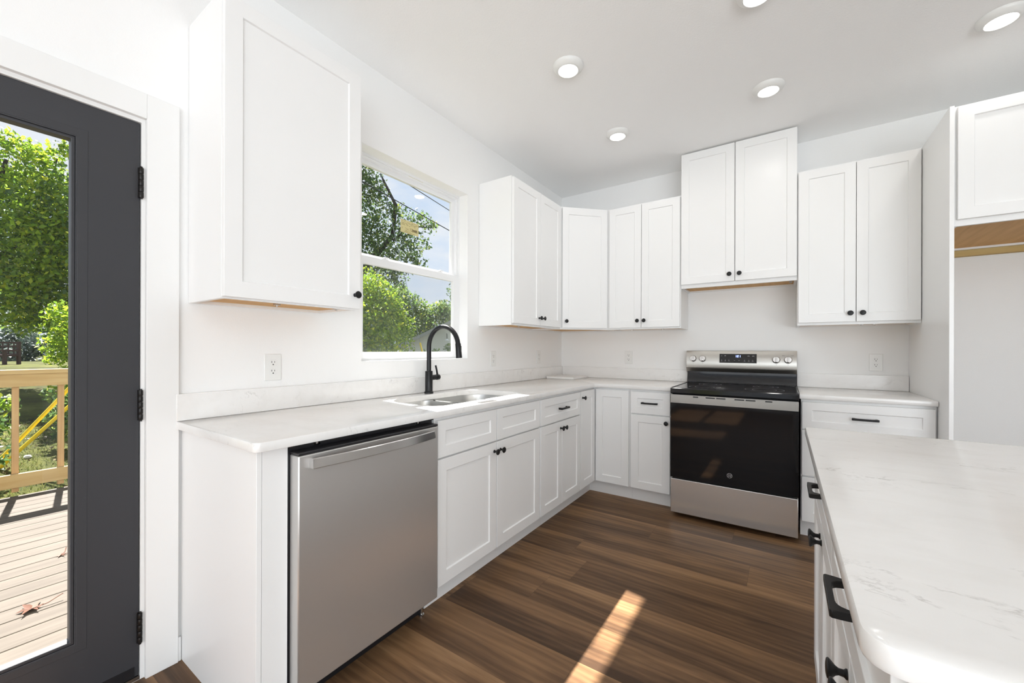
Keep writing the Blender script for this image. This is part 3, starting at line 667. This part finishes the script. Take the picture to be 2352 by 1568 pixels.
for u, v in kx:
    kn = obj('control_knob', MB().lathe([(0.0265,0.0005),(0.0265,0.004),(0.0245,0.006),(0.0235,0.020),(0.021,0.023),(0.001,0.0235)], fp(u,v,0), nv, 32), 'steelh', cp)
    obj('grip', MB().fbox(lambda a,b_,c: fp(u+a,v+b_,c), -0.0052,0.0052,-0.0215,0.022,0.0225,0.034), 'steelh', kn, 0.003)
def mark(*a): obj('knob_mark', MB().fbox(fp,*a,0.0003,0.0007), 'darkprint', cp)
for u, v in kx: mark(u-0.0018,u+0.0018,v-0.038,v-0.0345)
mark(1.908,1.926,1.148,1.150); mark(1.964,1.982,1.148,1.150)
for q in range(5): a = PI*(0.25+0.125*q); u, v = 1.947+0.033*math.cos(a), 1.116+0.033*math.sin(a); mark(u-0.001,u+0.001,v-0.001,v+0.001)

# ------------------------------------------------------------------ upper cabinets
GU = 'white shaker wall cabinets'
UB, UT, UD = 1.366, 2.439, 0.297
UDB, UDT = 1.380, 2.428
def ubody(root, poly, z0, z1, t=0.016):
    """box with a bottom panel recessed behind the rim"""
    inner = offset_poly(poly, t)
    mb = MB().prism(poly, L, z0+0.022, z1)
    k = len(poly)
    for i in range(k):
        a, b_, c, d = poly[i], poly[(i+1)%k], inner[(i+1)%k], inner[i]
        mb.prism([a,b_,c,d], L, z0, z0+0.0219)
    obj('body', mb, 'white', root)
    obj('bottom_panel', MB().prism(offset_poly(poly, t+0.001), L, z0+0.012, z0+0.0215), 'birch', root)
def rect(x0, x1, y0, y1): return [(x0,y0),(x1,y0),(x1,y1),(x0,y1)]
def clips(root, pts, z):
    for x, y in pts: obj('mounting_clip', MB().box(x-0.01,x+0.01,y-0.01,y+0.01,z,z+0.011).lathe([(0.004,-0.006),(0.004,0)],(x,y,z),(0,0,1),8), 'steelh', root)
r = thing('wall_cabinet', (0.15,-2.895,UB), 'large single door white wall cabinet between the exterior door and the window', 'cabinet', GU)
ubody(r, rect(0.002,UD,-3.163,-2.628), UB, UT); clips(r, [(0.20,-2.93),(0.25,-2.70)], UB+0.001)
fr = frame((UD,0,0),(0,1,0),(1,0,0))
front(r, fr, 'door', -3.160,-2.622,UDB-0.008,UDT, knob=(-2.650,1.432))
r = thing('wall_cabinet', (0.15,-0.99,UB), 'two door white wall cabinet right of the window on the left wall', 'cabinet', GU)
ubody(r, rect(0.002,UD,-1.373,-0.6105), UB, UT); clips(r, [(0.22,-1.15)], UB+0.001)
front(r, fr, 'door', -1.368,-0.986,UDB,UDT, knob=(-1.010,1.437)); front(r, fr, 'door', -0.982,-0.634,UDB,UDT, knob=(-0.955,1.437))
r = thing('corner_wall_cabinet', (0.2,-0.2,UB), 'diagonal corner white wall cabinet with a single door', 'cabinet', GU)
ubody(r, [(0.002,-0.002),(0.002,-0.6095),(UD,-0.6095),(0.6095,-UD),(0.6095,-0.002)], UB, UT)
s2 = math.sqrt(0.5); fd = frame((UD,-0.6095,0),(s2,s2,0),(s2,-s2,0))
front(r, fd, 'door', 0.013,0.429,UDB,UDT, knob=(0.045,1.437))
r = thing('wall_cabinet', (0.92,-0.15,UB), 'two door white wall cabinet left of the range hood cupboard', 'cabinet', GU)
ubody(r, rect(0.6105,1.228,-UD,-0.002), UB, UT); clips(r, [(0.80,-0.2),(1.05,-0.15)], UB+0.001)
frb = frame((0,-UD,0),(1,0,0),(0,-1,0))
front(r, frb, 'door', 0.632,0.912,UDB,UDT, knob=(0.886,1.437)); front(r, frb, 'door', 0.916,1.222,UDB,UDT, knob=(0.942,1.437))
r = thing('wall_cabinet', (1.61,-0.15,1.683), 'raised two door white wall cabinet above the range touching the ceiling', 'cabinet', GU)
ubody(r, rect(1.230,1.996,-UD,-0.002), 1.683, 2.756); clips(r, [(1.96,-0.2)], 1.684)
front(r, frb, 'door', 1.232,1.609,1.712,2.754, knob=(1.577,1.763)); front(r, frb, 'door', 1.615,1.994,1.712,2.754, knob=(1.643,1.763))
r = thing('wall_cabinet', (2.3,-0.15,UB), 'two door white wall cabinet between the range hood cupboard and the tall panel', 'cabinet', GU)
ubody(r, rect(1.998,2.6215,-UD,-0.002), UB-0.004, UT); clips(r, [(2.35,-0.2),(2.42,-0.2)], UB-0.003)
front(r, frb, 'door', 2.003,2.310,UDB,UDT, knob=(2.281,1.435)); front(r, frb, 'door', 2.314,2.617,UDB,UDT, knob=(2.343,1.435))
# refrigerator bay
r = thing('refrigerator_surround', (3.1,-0.4,0.0), 'tall white surround with a deep cabinet over the empty refrigerator bay', 'cabinet')
for xx in (2.6222,3.560): obj('side_panel', MB().box(xx,xx+0.0178,-0.797,-0.001,0.0,2.440), 'white', r, 0.001)
ubody(r, rect(2.6405,3.5595,-0.778,-0.05), 1.827, 2.439)
frf = frame((0,-0.778,0),(1,0,0),(0,-1,0))
front(r, frf, 'door', 2.652,3.098,1.857,2.430, knob=(3.07,1.91)); front(r, frf, 'door', 3.102,3.548,1.857,2.430, knob=(3.13,1.91))
tag(obj('wall_cleat', MB().box(2.642,3.558,-0.045,-0.001,1.790,1.828), 'cleat', None, 0.001), 'bare pine cleat on the wall under the refrigerator cabinet', 'cleat')

# ------------------------------------------------------------------ island
IX0, IX1, IY0, IY1 = 1.983, 2.93, -3.245, -1.958
isl = thing('kitchen_island', (2.35,-2.6,0), 'white shaker kitchen island cabinets with black pulls in the right foreground', 'island')
obj('body', MB().box(2.030,2.655,-3.205,-1.985,0.115,CB-0.0005), 'white', isl)
obj('toe_kick', MB().box(2.09,2.60,-3.15,-2.0,0.0,0.115), 'white', isl)
fi = frame((2.030,0,0),(0,-1,0),(-1,0,0))     # seen from the aisle: u runs towards the camera
for a, b_ in ((1.992,2.592),(2.600,3.198)):
    c = (a+b_)/2
    front(isl, fi, 'drawer', a, b_, ZR0, ZR1, pull=(c,0.782), st=0.05)
    front(isl, fi, 'door', a, c-0.002, ZD0, ZD1, knob=(c-0.025,0.643)); front(isl, fi, 'door', c+0.002, b_, ZD0, ZD1, knob=(c+0.025,0.643))
fe = frame((2.03,-3.2055,0),(1,0,0),(0,-1,0))
obj('end_panel', shaker(fe,0.0,0.63,0.115,CB-0.001,0,0.016), 'white', isl, 0.001)
isp = arc(IX0+0.03,IY0+0.03,0.03,PI,1.5*PI,6)+arc(IX1-0.03,IY0+0.03,0.03,1.5*PI,2*PI,6)+arc(IX1-0.012,IY1-0.012,0.012,0,PI/2,4)+arc(IX0+0.012,IY1-0.012,0.012,PI/2,PI,4)
tag(obj('island_countertop', slab(isp, CB, CT, None, 0.006), 'quartz'), 'white quartz island countertop with faint grey veins in the right foreground', 'countertop', 'quartz worktops')

# ------------------------------------------------------------------ outlets
def outlet(fr, label):
    r = thing('wall_outlet', fr(0,0,0), label, 'outlet', 'white duplex wall outlets')
    obj('cover_plate', MB().fbox(fr,-0.0365,0.0365,-0.060,0.060,0.0002,0.006), 'plastic', r, 0.003)
    obj('screw', MB().lathe([(0.003,0.006),(0.003,0.0068)], fr(0,0,0), fr(0,0,1)-fr(0,0,0), 10), 'plastic', r)
    for s in (-1, 1):
        c = s*0.0195; w_ = 0.0165; hgt = 0.0145
        poly = [(-w_,c-hgt*0.6),(-w_*0.6,c-hgt),(w_*0.6,c-hgt),(w_,c-hgt*0.6),(w_,c+hgt*0.6),(w_*0.6,c+hgt),(-w_*0.6,c+hgt),(-w_,c+hgt*0.6)]
        sk_ = obj('socket', MB().prism(poly, fr, 0.006, 0.0075), 'plastic', r, 0.0005)
        obj('slot', MB().fbox(fr,-0.0075,-0.0052,c+0.0005,c+0.0085,0.0075,0.0079).fbox(fr,0.0052,0.0072,c+0.001,c+0.008,0.0075,0.0079).fbox(fr,-0.0024,0.0024,c-0.0095,c-0.0045,0.0075,0.0079), 'slotm', sk_)
fl_ = lambda y, z: frame((0,y,z),(0,1,0),(1,0,0)); fb_ = lambda x, z: frame((x,0,z),(1,0,0),(0,-1,0))
outlet(fl_(-2.853,1.106), 'white outlet left of the window below the single door wall cabinet')
outlet(fl_(-1.192,1.116), 'white outlet just right of the window frame')
outlet(fl_(-0.478,1.119), 'white outlet on the window wall close to the room corner')
outlet(fb_(0.708,1.117), 'white outlet on the back wall left of the range')
outlet(fb_(2.455,1.105), 'white outlet on the back wall right of the range')

# ------------------------------------------------------------------ ceiling lights
def ceiling_light(x, y, label):
    r = thing('ceiling_light', (x,y,H), label, 'ceiling light', 'white round surface ceiling lights')
    obj('trim_ring', MB().lathe([(0.083,0.0),(0.083,0.006),(0.079,0.014),(0.066,0.026),(0.060,0.029),(0.0545,0.029),(0.053,0.0265),(0.052,0.0265)],(x,y,H),(0,0,-1),48), 'plastic', r)
    obj('diffuser', MB().lathe([(0.0525,0.027),(0.045,0.0285),(0.025,0.0305),(0.001,0.031)],(x,y,H),(0,0,-1),40), 'lens', r)
    l = bpy.data.lights.new('bulb', 'AREA'); l.shape = 'DISK'; l.size = 0.09; l.energy = LAMP_W; l.color = (1.0, 0.975, 0.94)
    lo = bpy.data.objects.new('bulb', l); COL.objects.link(lo); lo.parent = r; lo.location = (0,0,-0.0335)
ceiling_light(0.921,-1.732,'round ceiling light nearest the window wall above the sink run')
ceiling_light(0.912,-0.905,'smallest looking round ceiling light in front of the corner cabinets')
ceiling_light(1.839,-0.905,'round ceiling light in front of the cabinet above the range')
ceiling_light(1.820,-1.700,'round ceiling light cut off by the top edge of the picture')
ceiling_light(2.764,-0.905,'round ceiling light at the top right near the refrigerator cabinet')
for x, y in ((0.92,-4.6),(2.76,-4.6),(4.4,-2.6),(4.4,-4.6)):  # extra lights out of view, added to brighten the room
    ceiling_light(x, y, 'added unseen round ceiling light in the living area behind the camera')

# ------------------------------------------------------------------ outdoors
def ground_z(x, y):
    d = max(0.0, (-x) - 6.0); return -0.55 + min(d,14.0)*0.072 + max(0.0, min(y,9.0)-1.0)*0.03
gx = [-0.14,-2,-4,-5.5,-7,-9,-12,-16,-20,-26,-34,-60]; gy = [-60,-25,-14,-9,-6,-4,-2,0,2,4,7,10,16,30,60]
gm = MB(); gm.add([(x,y,ground_z(x,y)) for x in gx for y in gy], [(i*len(gy)+j,i*len(gy)+j+1,(i+1)*len(gy)+j+1,(i+1)*len(gy)+j) for i in range(len(gx)-1) for j in range(len(gy)-1)], True)
struct(obj('lawn_ground', gm, 'grass'))
DZ = -0.12; DXE = -3.69
dk = MB(); x = -0.16
while x > DXE + 0.05:
    dk.box(x-0.138,x,-7.5,-2.62,DZ-0.032,DZ); x -= 0.1425
dx_end = x + 0.0045
dk.box(-0.2,dx_end,-2.68,-2.65,DZ-0.25,DZ-0.035).box(dx_end,dx_end+0.04,-7.5,-2.62,DZ-0.25,DZ-0.034)
tag(obj('wooden_deck', dk, 'deck', None, 0.004), 'pale pine board deck outside the glazed door', 'deck')
rl = thing('deck_railing', (dx_end-0.02,-4,DZ), 'new pine railing along the outer edge of the deck', 'railing')
xr = dx_end - 0.012
obj('cap_rail', MB().box(xr-0.07,xr+0.07,-7.5,-2.62,0.958,0.996), 'rail', rl, 0.004)
obj('top_rail', MB().box(xr-0.0,xr+0.038,-7.5,-2.62,0.845,0.957), 'rail', rl, 0.003)
obj('bottom_rail', MB().box(xr-0.0,xr+0.038,-7.5,-2.62,-0.045,0.075), 'rail', rl, 0.003)
for k in range(16):
    yc = -2.990 - k*0.2715
    obj('baluster', MB().box(xr-0.039,xr-0.0005,yc-0.0205,yc+0.0205,DZ+0.03,0.956), 'railv', rl, 0.003)
for yc in (-2.64,-5.1,-7.45): obj('post', MB().box(xr-0.128,xr-0.0395,yc-0.044,yc+0.044,-0.8,0.957), 'railv', rl, 0.003)
# dry leaves on the deck
def dry_leaf(x, y, sc, rot, label, seed):
    rnd = random.Random(seed); P = []; n_ = 18
    for i in range(n_):
        a = 2*PI*i/n_; rr_ = sc*(1.0 if i % 3 == 0 else 0.45)*(0.7+0.5*rnd.random())
        P.append((x+rr_*math.cos(a+rot)*1.25, y+rr_*math.sin(a+rot), DZ+0.004+0.25*sc*rnd.random()))
    mb = MB(); mb.add(P+[(x,y,DZ+0.004)], [(i,(i+1)%n_,n_) for i in range(n_)])
    mb.tube([(x,y,DZ+0.006),(x+sc*0.9*math.cos(rot+1),y+sc*0.9*math.sin(rot+1),DZ+0.012),(x+sc*1.8*math.cos(rot+1.2),y+sc*1.8*math.sin(rot+1.2),DZ+0.03)],0.0025,6)
    tag(obj('dry_leaf', mb, 'deadleaf'), label, 'leaf', 'dry leaves on the deck')
dry_leaf(-1.20,-3.43,0.06,0.4,'large curled brown leaf in the middle of the deck boards',3)
dry_leaf(-1.86,-3.24,0.03,1.4,'small brown leaf on the deck nearer the railing',5)

# guy wires with yellow guards
def guy(name_pts, guard, label):
    r = thing('guy_wire', name_pts[0], label, 'guy wire', 'guy wires with yellow guards')
    obj('wire', MB().tube(name_pts, 0.006, 6), 'gwire', r); obj('guard', MB().tube(guard, 0.022 if len(guard) == 2 else 0.02, 10), 'yellow', r)
def along(a, b_, t): return tuple(a[i] + (b_[i]-a[i])*t for i in range(3))
A, B = (-6.98,-3.11,-0.34), (-6.22,-2.60,0.61)
guy([along(A,B,-0.25), along(A,B,9.0)], [along(A,B,-0.2), along(A,B,1.9)], 'steeper yellow guarded guy wire seen through the deck railing')
A, B = (-6.98,-3.11,-0.45), (-6.22,-2.60,0.37)
guy([along(A,B,-0.15), along(A,B,9.0)], [along(A,B,-0.12), along(A,B,1.9)], 'lower yellow guarded guy wire seen through the deck railing')
A, B = (-5.49,3.31,0.85), (-6.19,2.84,4.41)
guy([along(A,B,-0.35), along(A,B,1.9)], [along(A,B,-0.35), along(A,B,0.14)], 'thin guy wire with a short yellow guard outside the kitchen window')
def line(p, q, label):
    P = Vector(p); Q = Vector(q); d = Q-P; a = P - d*1.5; b_ = Q + d*3
    tag(obj('power_line', MB().tube([a.lerp(b_, i/8) for i in range(9)], 0.013, 6), 'wire'), label, 'cable', 'power lines outside the window')
line((-7.18,4.59,5.94),(-7.77,6.6,6.03),'upper black power line crossing the sky in the window')
line((-5.91,2.73,4.80),(-5.90,4.61,4.53),'lower black power line crossing the sky in the window')

# trees and shrubs
def leaves(clumps, n, size, seed, flat=0.5):
    rs = np.random.RandomState(seed); cl = np.array(clumps, float)
    wgt = cl[:,3]**2.2; cnt = np.maximum(8, (n*wgt/wgt.sum()).astype(int)); P = []
    for c, k in zip(cl, cnt):
        d = rs.normal(size=(k,3)); d /= np.linalg.norm(d,axis=1)[:,None]; r_ = c[3]*rs.rand(k)**0.45*(0.8+0.35*rs.rand(k))
        P.append(c[:3] + d*r_[:,None])
    P = np.vstack(P); k = len(P)
    t = rs.normal(size=(k,3)); t[:,2] -= 0.4; t /= np.linalg.norm(t,axis=1)[:,None]
    u = rs.normal(size=(k,3)); u[:,2] += 1.0; b_ = np.cross(t,u); b_ /= np.linalg.norm(b_,axis=1)[:,None]
    nn = np.cross(b_,t); L_ = size*(0.6+0.8*rs.rand(k))[:,None]
    v0 = P - t*L_*0.5; v2 = P + t*L_*0.5; v1 = P + b_*L_*0.28 + nn*L_*0.08; v3 = P - b_*L_*0.28 + nn*L_*0.08
    V = np.stack([v0,v1,v2,v3],1).reshape(-1,3); i = np.arange(k)*4
    F = np.concatenate([np.stack([i,i+1,i+2],1), np.stack([i,i+2,i+3],1)],1).reshape(-1,3)
    return V, F
def leafobj(name, VF, material, parent):
    V, F = VF; me = bpy.data.meshes.new(name); off = np.array(parent.location)
    V = V - off
    me.vertices.add(len(V)); me.vertices.foreach_set('co', V.astype(np.float32).ravel())
    me.loops.add(F.size); me.loops.foreach_set('vertex_index', F.astype(np.int32).ravel())
    me.polygons.add(len(F)); me.polygons.foreach_set('loop_start', np.arange(0,F.size,3,dtype=np.int32)); 
    me.update(calc_edges=True); me.validate()
    me.materials.append(MAT[material]); o = bpy.data.objects.new(name, me); COL.objects.link(o); o.parent = parent; return o
GT = 'trees and shrubs outside'
def tree(name, base, label, cat, foliage, limbs=()):
    r = thing(name, base, label, cat, GT)
    for cl, n_, size, mt, seed in foliage: leafobj('foliage', leaves(cl, n_, size, seed), mt, r)
    for k, (pts, rad) in enumerate(limbs): obj('trunk' if k == 0 else 'branch', MB().tube(pts, rad, 8), 'bark', r)
    return r
T1 = [(-10.69,4.64,7.58,0.91),(-10.12,5.02,6.97,0.68),(-11.13,4.94,6.39,1.18),(-9.80,5.23,6.52,0.46),(-9.93,5.15,5.46,0.94),(-9.36,5.53,6.07,0.38),(-8.89,5.61,5.55,0.51),(-8.61,6.04,5.69,0.36),(-8.29,6.25,5.46,0.30),(-8.92,5.83,4.85,0.64),(-8.41,6.17,4.85,0.21),(-9.42,5.49,4.40,0.84),(-8.73,5.96,4.25,0.46),(-10.74,5.21,4.51,1.26),(-9.82,5.82,3.72,0.63),(-12.18,4.24,7.17,1.73),(-12.66,4.52,5.10,1.79),(-13.74,3.79,6.40,1.79),(-11.53,4.67,9.06,1.26),(-12.94,4.33,9.33,1.46)]
tree('tall_tree', (-11.6,4.7,0.0), 'tall dark green tree filling the upper window pane', 'tree', [(T1,26000,0.12,'leaf_dark',1)],
     [([(-11.6,4.7,-0.2),(-11.3,4.8,3.0),(-10.9,4.9,6.0),(-10.5,5.0,9.0)],[0.3,0.25,0.17,0.05]),
      ([(-11.2,4.8,3.2),(-10.3,5.2,4.2),(-9.5,5.6,5.2),(-9.3,5.55,6.2),(-9.8,5.3,7.3)],[0.13,0.11,0.08,0.06,0.03]),
      ([(-9.5,5.6,5.0),(-8.9,5.9,5.5),(-8.3,6.2,5.4)],[0.05,0.035,0.015])])
T2 = [(-6.18,1.65,2.27,0.73),(-5.77,1.92,2.57,0.44),(-5.53,2.08,2.27,0.47),(-5.60,1.79,1.77,0.67),(-5.33,2.22,1.98,0.38),(-5.12,2.36,1.70,0.26),(-5.04,1.93,1.39,0.48),(-5.66,1.51,1.29,0.65),(-6.69,1.55,1.80,0.80),(-7.38,1.32,2.01,0.92)]
T2b = [(-5.9,1.7,0.6,0.8),(-5.3,2.0,0.6,0.6),(-6.8,1.4,0.8,0.9)]
tree('bright_shrub', (-5.8,1.7,-0.5), 'bright yellow green bush in the lower window pane', 'shrub', [(T2+T2b,24000,0.08,'leaf_bright',2)],
     [([(-5.8,1.7,-0.6),(-5.7,1.75,0.8),(-5.8,1.8,2.2)],[0.07,0.05,0.02])])
T3 = [(-18.73,14.90,4.01,0.93),(-17.88,15.47,3.29,0.99),(-17.14,15.96,3.73,0.83),(-16.54,16.37,3.29,0.99),(-17.79,14.63,2.38,1.08),(-19.57,14.33,4.75,0.89),(-15.69,16.94,3.00,1.17),(-19.86,13.88,3.00,1.35)]
tree('rounded_tree', (-17.7,15.4,0.2), 'mid green rounded tree behind the grey roof', 'tree', [(T3,8000,0.2,'leaf_mid',3)], [([(-17.7,15.4,0.0),(-17.7,15.4,3.4)],[0.2,0.09])])
T4 = [(-13.26,12.57,4.38,0.33),(-13.03,12.74,3.86,0.43),(-13.13,12.65,5.04,0.23),(-12.55,13.05,4.34,0.62),(-12.28,13.38,3.55,0.69)]
tree('slender_tree', (-12.3,13.3,0.2), 'slender loose tree at the right edge of the window', 'tree', [(T4,600,0.14,'leaf_dark',4)], [([(-12.3,13.3,0.0),(-12.55,13.15,2.57),(-13.15,12.55,4.98)],[0.10,0.07,0.02])])
B1 = [(-6.71,4.90,1.08,0.14),(-6.35,5.15,1.20,0.20),(-6.98,4.72,1.0,0.16),(-6.15,5.28,1.22,0.24),(-7.47,4.39,1.0,0.22),(-6.6,4.9,0.8,0.3),(-6.2,5.2,0.8,0.3)]
tree('low_shrub', (-6.6,5.0,-0.3), 'low green bush beneath the grey roof in the window', 'shrub', [(B1,1500,0.09,'leaf_mid',5)])
T5 = [(-15.80,-2.42,6.78,0.41),(-15.31,-2.09,6.60,0.36),(-14.91,-1.82,6.30,0.43),(-14.52,-1.55,6.60,0.29),(-15.60,-2.28,5.70,0.72),(-14.71,-1.69,5.59,0.66),(-14.99,-2.11,4.69,0.94),(-14.21,-1.59,4.46,0.70),(-15.70,-2.35,3.68,1.07),(-14.80,-1.75,3.32,1.07),(-15.49,-2.21,2.49,0.95),(-14.60,-1.61,2.13,0.72),(-15.76,-2.03,1.95,0.42),(-16.69,-3.02,5.70,1.07),(-16.88,-3.15,4.03,1.31),(-17.08,-3.28,2.48,1.19),(-18.77,-3.82,5.15,1.37),(-14.35,-1.08,5.22,1.10),(-14.32,-0.82,3.67,1.37),(-14.01,-0.61,2.18,1.25),(-16.53,-2.67,7.24,0.30),(-14.72,-1.45,7.13,0.17)]
tree('leafy_tree', (-16.4,-3.3,0.1), 'big leafy tree seen through the glazed door', 'tree', [(T5[:6]+T5[13:14],5200,0.125,'leaf_bright',6),(T5[6:],21000,0.125,'leaf_mid',7),(T5[6:],7500,0.13,'leaf_bright',18),([(-14.2,-2.0,4.2,0.9),(-14.3,-1.9,2.9,0.9),(-14.6,-2.2,2.1,0.45),(-14.0,-1.6,3.6,0.7)],2500,0.125,'leaf_bright',17)],  # brighter leaf colour on the upper crown stands for sunlight on it
     [([(-16.4,-3.3,0.0),(-16.2,-3.1,2.6),(-15.6,-2.4,6.3)],[0.22,0.16,0.04]),([(-16.2,-3.1,2.6),(-15.1,-2.0,4.4),(-14.7,-1.6,6.4)],[0.08,0.05,0.02])])
B2 = [(-10.03,-2.15,1.87,0.28),(-9.92,-2.07,1.53,0.33),(-10.10,-2.20,1.27,0.26),(-9.84,-2.03,1.10,0.30),(-9.59,-1.86,1.44,0.48),(-10.18,-2.25,0.96,0.14),(-9.8,-2.0,0.5,0.4),(-9.5,-1.6,0.9,0.6)]
tree('sunlit_shrub', (-9.8,-2.0,-0.3), 'sunlit yellow green bush at the right edge of the door glass', 'shrub', [(B2,4500,0.08,'leaf_bright',8)])
B3 = [(-33.48,-0.14,1.40,0.65),(-32.96,0.19,1.15,0.60),(-35.69,-0.58,1.80,0.67),(-35.16,-0.23,1.93,0.56),(-34.71,-0.98,1.15,0.49),(-33.64,-0.51,0.51,0.88),(-35.04,-1.56,0.86,1.05)]
tree('bluish_shrub', (-34.0,-0.3,0.4), 'bluish grey evergreen shrub behind the brown bench', 'shrub', [(B3,3500,0.2,'leaf_blue',9)])
B4 = [(-6.45,-3.12,0.45,0.15),(-6.59,-3.21,0.28,0.23),(-6.47,-3.13,0.14,0.14),(-6.78,-3.34,0.45,0.28),(-6.5,-3.2,-0.2,0.25)]
tree('broadleaf_plant', (-6.6,-3.2,-0.55), 'small broad leaved plant left of the balusters beyond the railing', 'plant', [(B4[:1]+B4[2:3],60,0.09,'leaf_bright',10),(B4,260,0.08,'leaf_dark',20)])
B5 = [(-7.84,-2.49,0.06,0.18),(-7.72,-2.41,0.34,0.16),(-7.61,-2.33,-0.12,0.23),(-8.72,-2.47,0.38,0.11),(-7.6,-2.2,0.3,0.3)]
tree('ground_shrub', (-7.7,-2.4,-0.5), 'dark low shrub at the right beyond the deck railing', 'shrub', [(B5,700,0.10,'leaf_dark',11)])
rs_ = random.Random(12)
BG = [(-42+rs_.uniform(-2,2), -34+k*3.6, 3.2+rs_.uniform(-1,1.8), 3.3) for k in range(20)]
tree('tree_line', (-42,0,0.4), 'dark line of distant trees behind the garden', 'trees', [(BG+[(a,b_,c-2.2,2.4) for a,b_,c,d in BG],11000,0.5,'leaf_dark',13)])
# rough grass and fallen leaves on the lawn beside the deck
def scatter(name, n_, seed, material, label, lay):
    rs = np.random.RandomState(seed); X = -3.8 - 6.5*rs.rand(n_)**1.3; Y = -5.5 + 6.5*rs.rand(n_)
    Zg = np.array([ground_z(a, b_) for a, b_ in zip(X, Y)]); P = np.stack([X, Y, Zg], 1); k = n_
    if lay: t_ = rs.normal(size=(k,3)); t_[:,2] *= 0.25; L_ = 0.035+0.04*rs.rand(k)
    else: t_ = rs.normal(size=(k,3))*0.45; t_[:,2] = 1.0; L_ = 0.03+0.06*rs.rand(k)
    t_ /= np.linalg.norm(t_,axis=1)[:,None]; b_ = np.cross(t_, rs.normal(size=(k,3))); b_ /= np.linalg.norm(b_,axis=1)[:,None]
    wd = (0.3 if lay else 0.06)*L_[:,None]; P = P + np.array([0,0,0.012 if lay else 0.0])
    V = np.stack([P-b_*wd*0.4, P+t_*L_[:,None]*0.5+b_*wd, P+t_*L_[:,None], P+t_*L_[:,None]*0.5-b_*wd],1).reshape(-1,3)
    q = np.arange(k)*4; F = np.concatenate([np.stack([q,q+1,q+2],1), np.stack([q,q+2,q+3],1)],1).reshape(-1,3)
    r = thing(name, (-6.5,-3,-0.5), label, 'grass' if not lay else 'fallen leaves'); r['kind'] = 'stuff'
    o = leafobj('blades' if not lay else 'leaf_litter', (V,F), material, r); o['kind'] = 'stuff'
scatter('lawn_grass', 22000, 21, 'grass_blade', 'rough green grass growing on the lawn beyond the deck railing', False)
scatter('fallen_leaves', 2600, 22, 'leaf_litter', 'brown fallen leaves scattered over the lawn beyond the deck', True)
# house beyond the window
hs_ = thing('neighbour_house', (-9.5,8.4,0.0), 'neighbouring house with a pale grey roof seen low in the window', 'house')
V_ = Vector
hx = frame((-8.95,5.80,0.0),(0.70,0.72,0),(0.72,-0.70,0))
obj('wall', MB().fbox(hx,0.0,4.8,-0.3,1.38,-4.0,-0.25), 'siding', hs_)
obj('roof', MB().prism([(-0.4,1.30),(2.4,2.68),(5.2,1.30),(5.2,1.18),(2.4,2.56),(-0.4,1.18)], hx, -4.2, 0.0), 'roofm', hs_)
obj('gable', MB().prism([(0.0,1.38),(2.4,2.55),(4.8,1.38)], hx, -0.35, -0.25), 'siding', hs_)
wl = obj('wall_lamp', MB().tube([hx(1.35,1.75,-0.25),hx(1.35,1.72,0.0),hx(1.35,1.62,0.02),hx(1.35,1.56,0.02)],0.014,8), 'wire', hs_)
obj('lamp_shade', MB().lathe([(0.02,0.06),(0.03,0.04),(0.10,0.0)], hx(1.35,1.50,0.02), (0,0,1), 16), 'plastic', wl)
# garden bench
bn = thing('garden_bench', (-26.9,-1.5,0.60), 'dark red brown wooden garden bench far out on the lawn', 'bench')
fbn = frame((-27.5,-1.9,0.45),(0.83,0.56,0),(0.56,-0.83,0))
for u in (0.03,1.25): obj('leg', MB().fbox(fbn,u-0.05,u+0.05,0.0,1.02,-0.05,0.05).fbox(fbn,u-0.05,u+0.05,0.0,0.62,0.45,0.55).fbox(fbn,u-0.05,u+0.05,0.58,0.66,0.0,0.6), 'bench', bn)
obj('seat', MB().fbox(fbn,0,1.28,0.36,0.44,0.0,0.55), 'bench', bn)
bk = MB()
for v in (0.42,0.60,0.78,0.94): bk.fbox(fbn,0.02,1.27,v,v+0.07,-0.02,0.02)
for u in (0.25,0.5,0.75,1.0): bk.fbox(fbn,u-0.03,u+0.03,0.42,1.0,-0.03,-0.021)
obj('backrest', bk, 'bench', bn)
st = MB().lathe([(0.02,-0.02),(0.04,0.01),(0.045,0.025),(0.03,0.045),(0.008,0.05)],(-7.4,-2.83,-0.45),(0.1,0.05,1),10)
tag(obj('garden_stone', st, 'rock'), 'small pale stone on the lawn beyond the railing', 'stone')
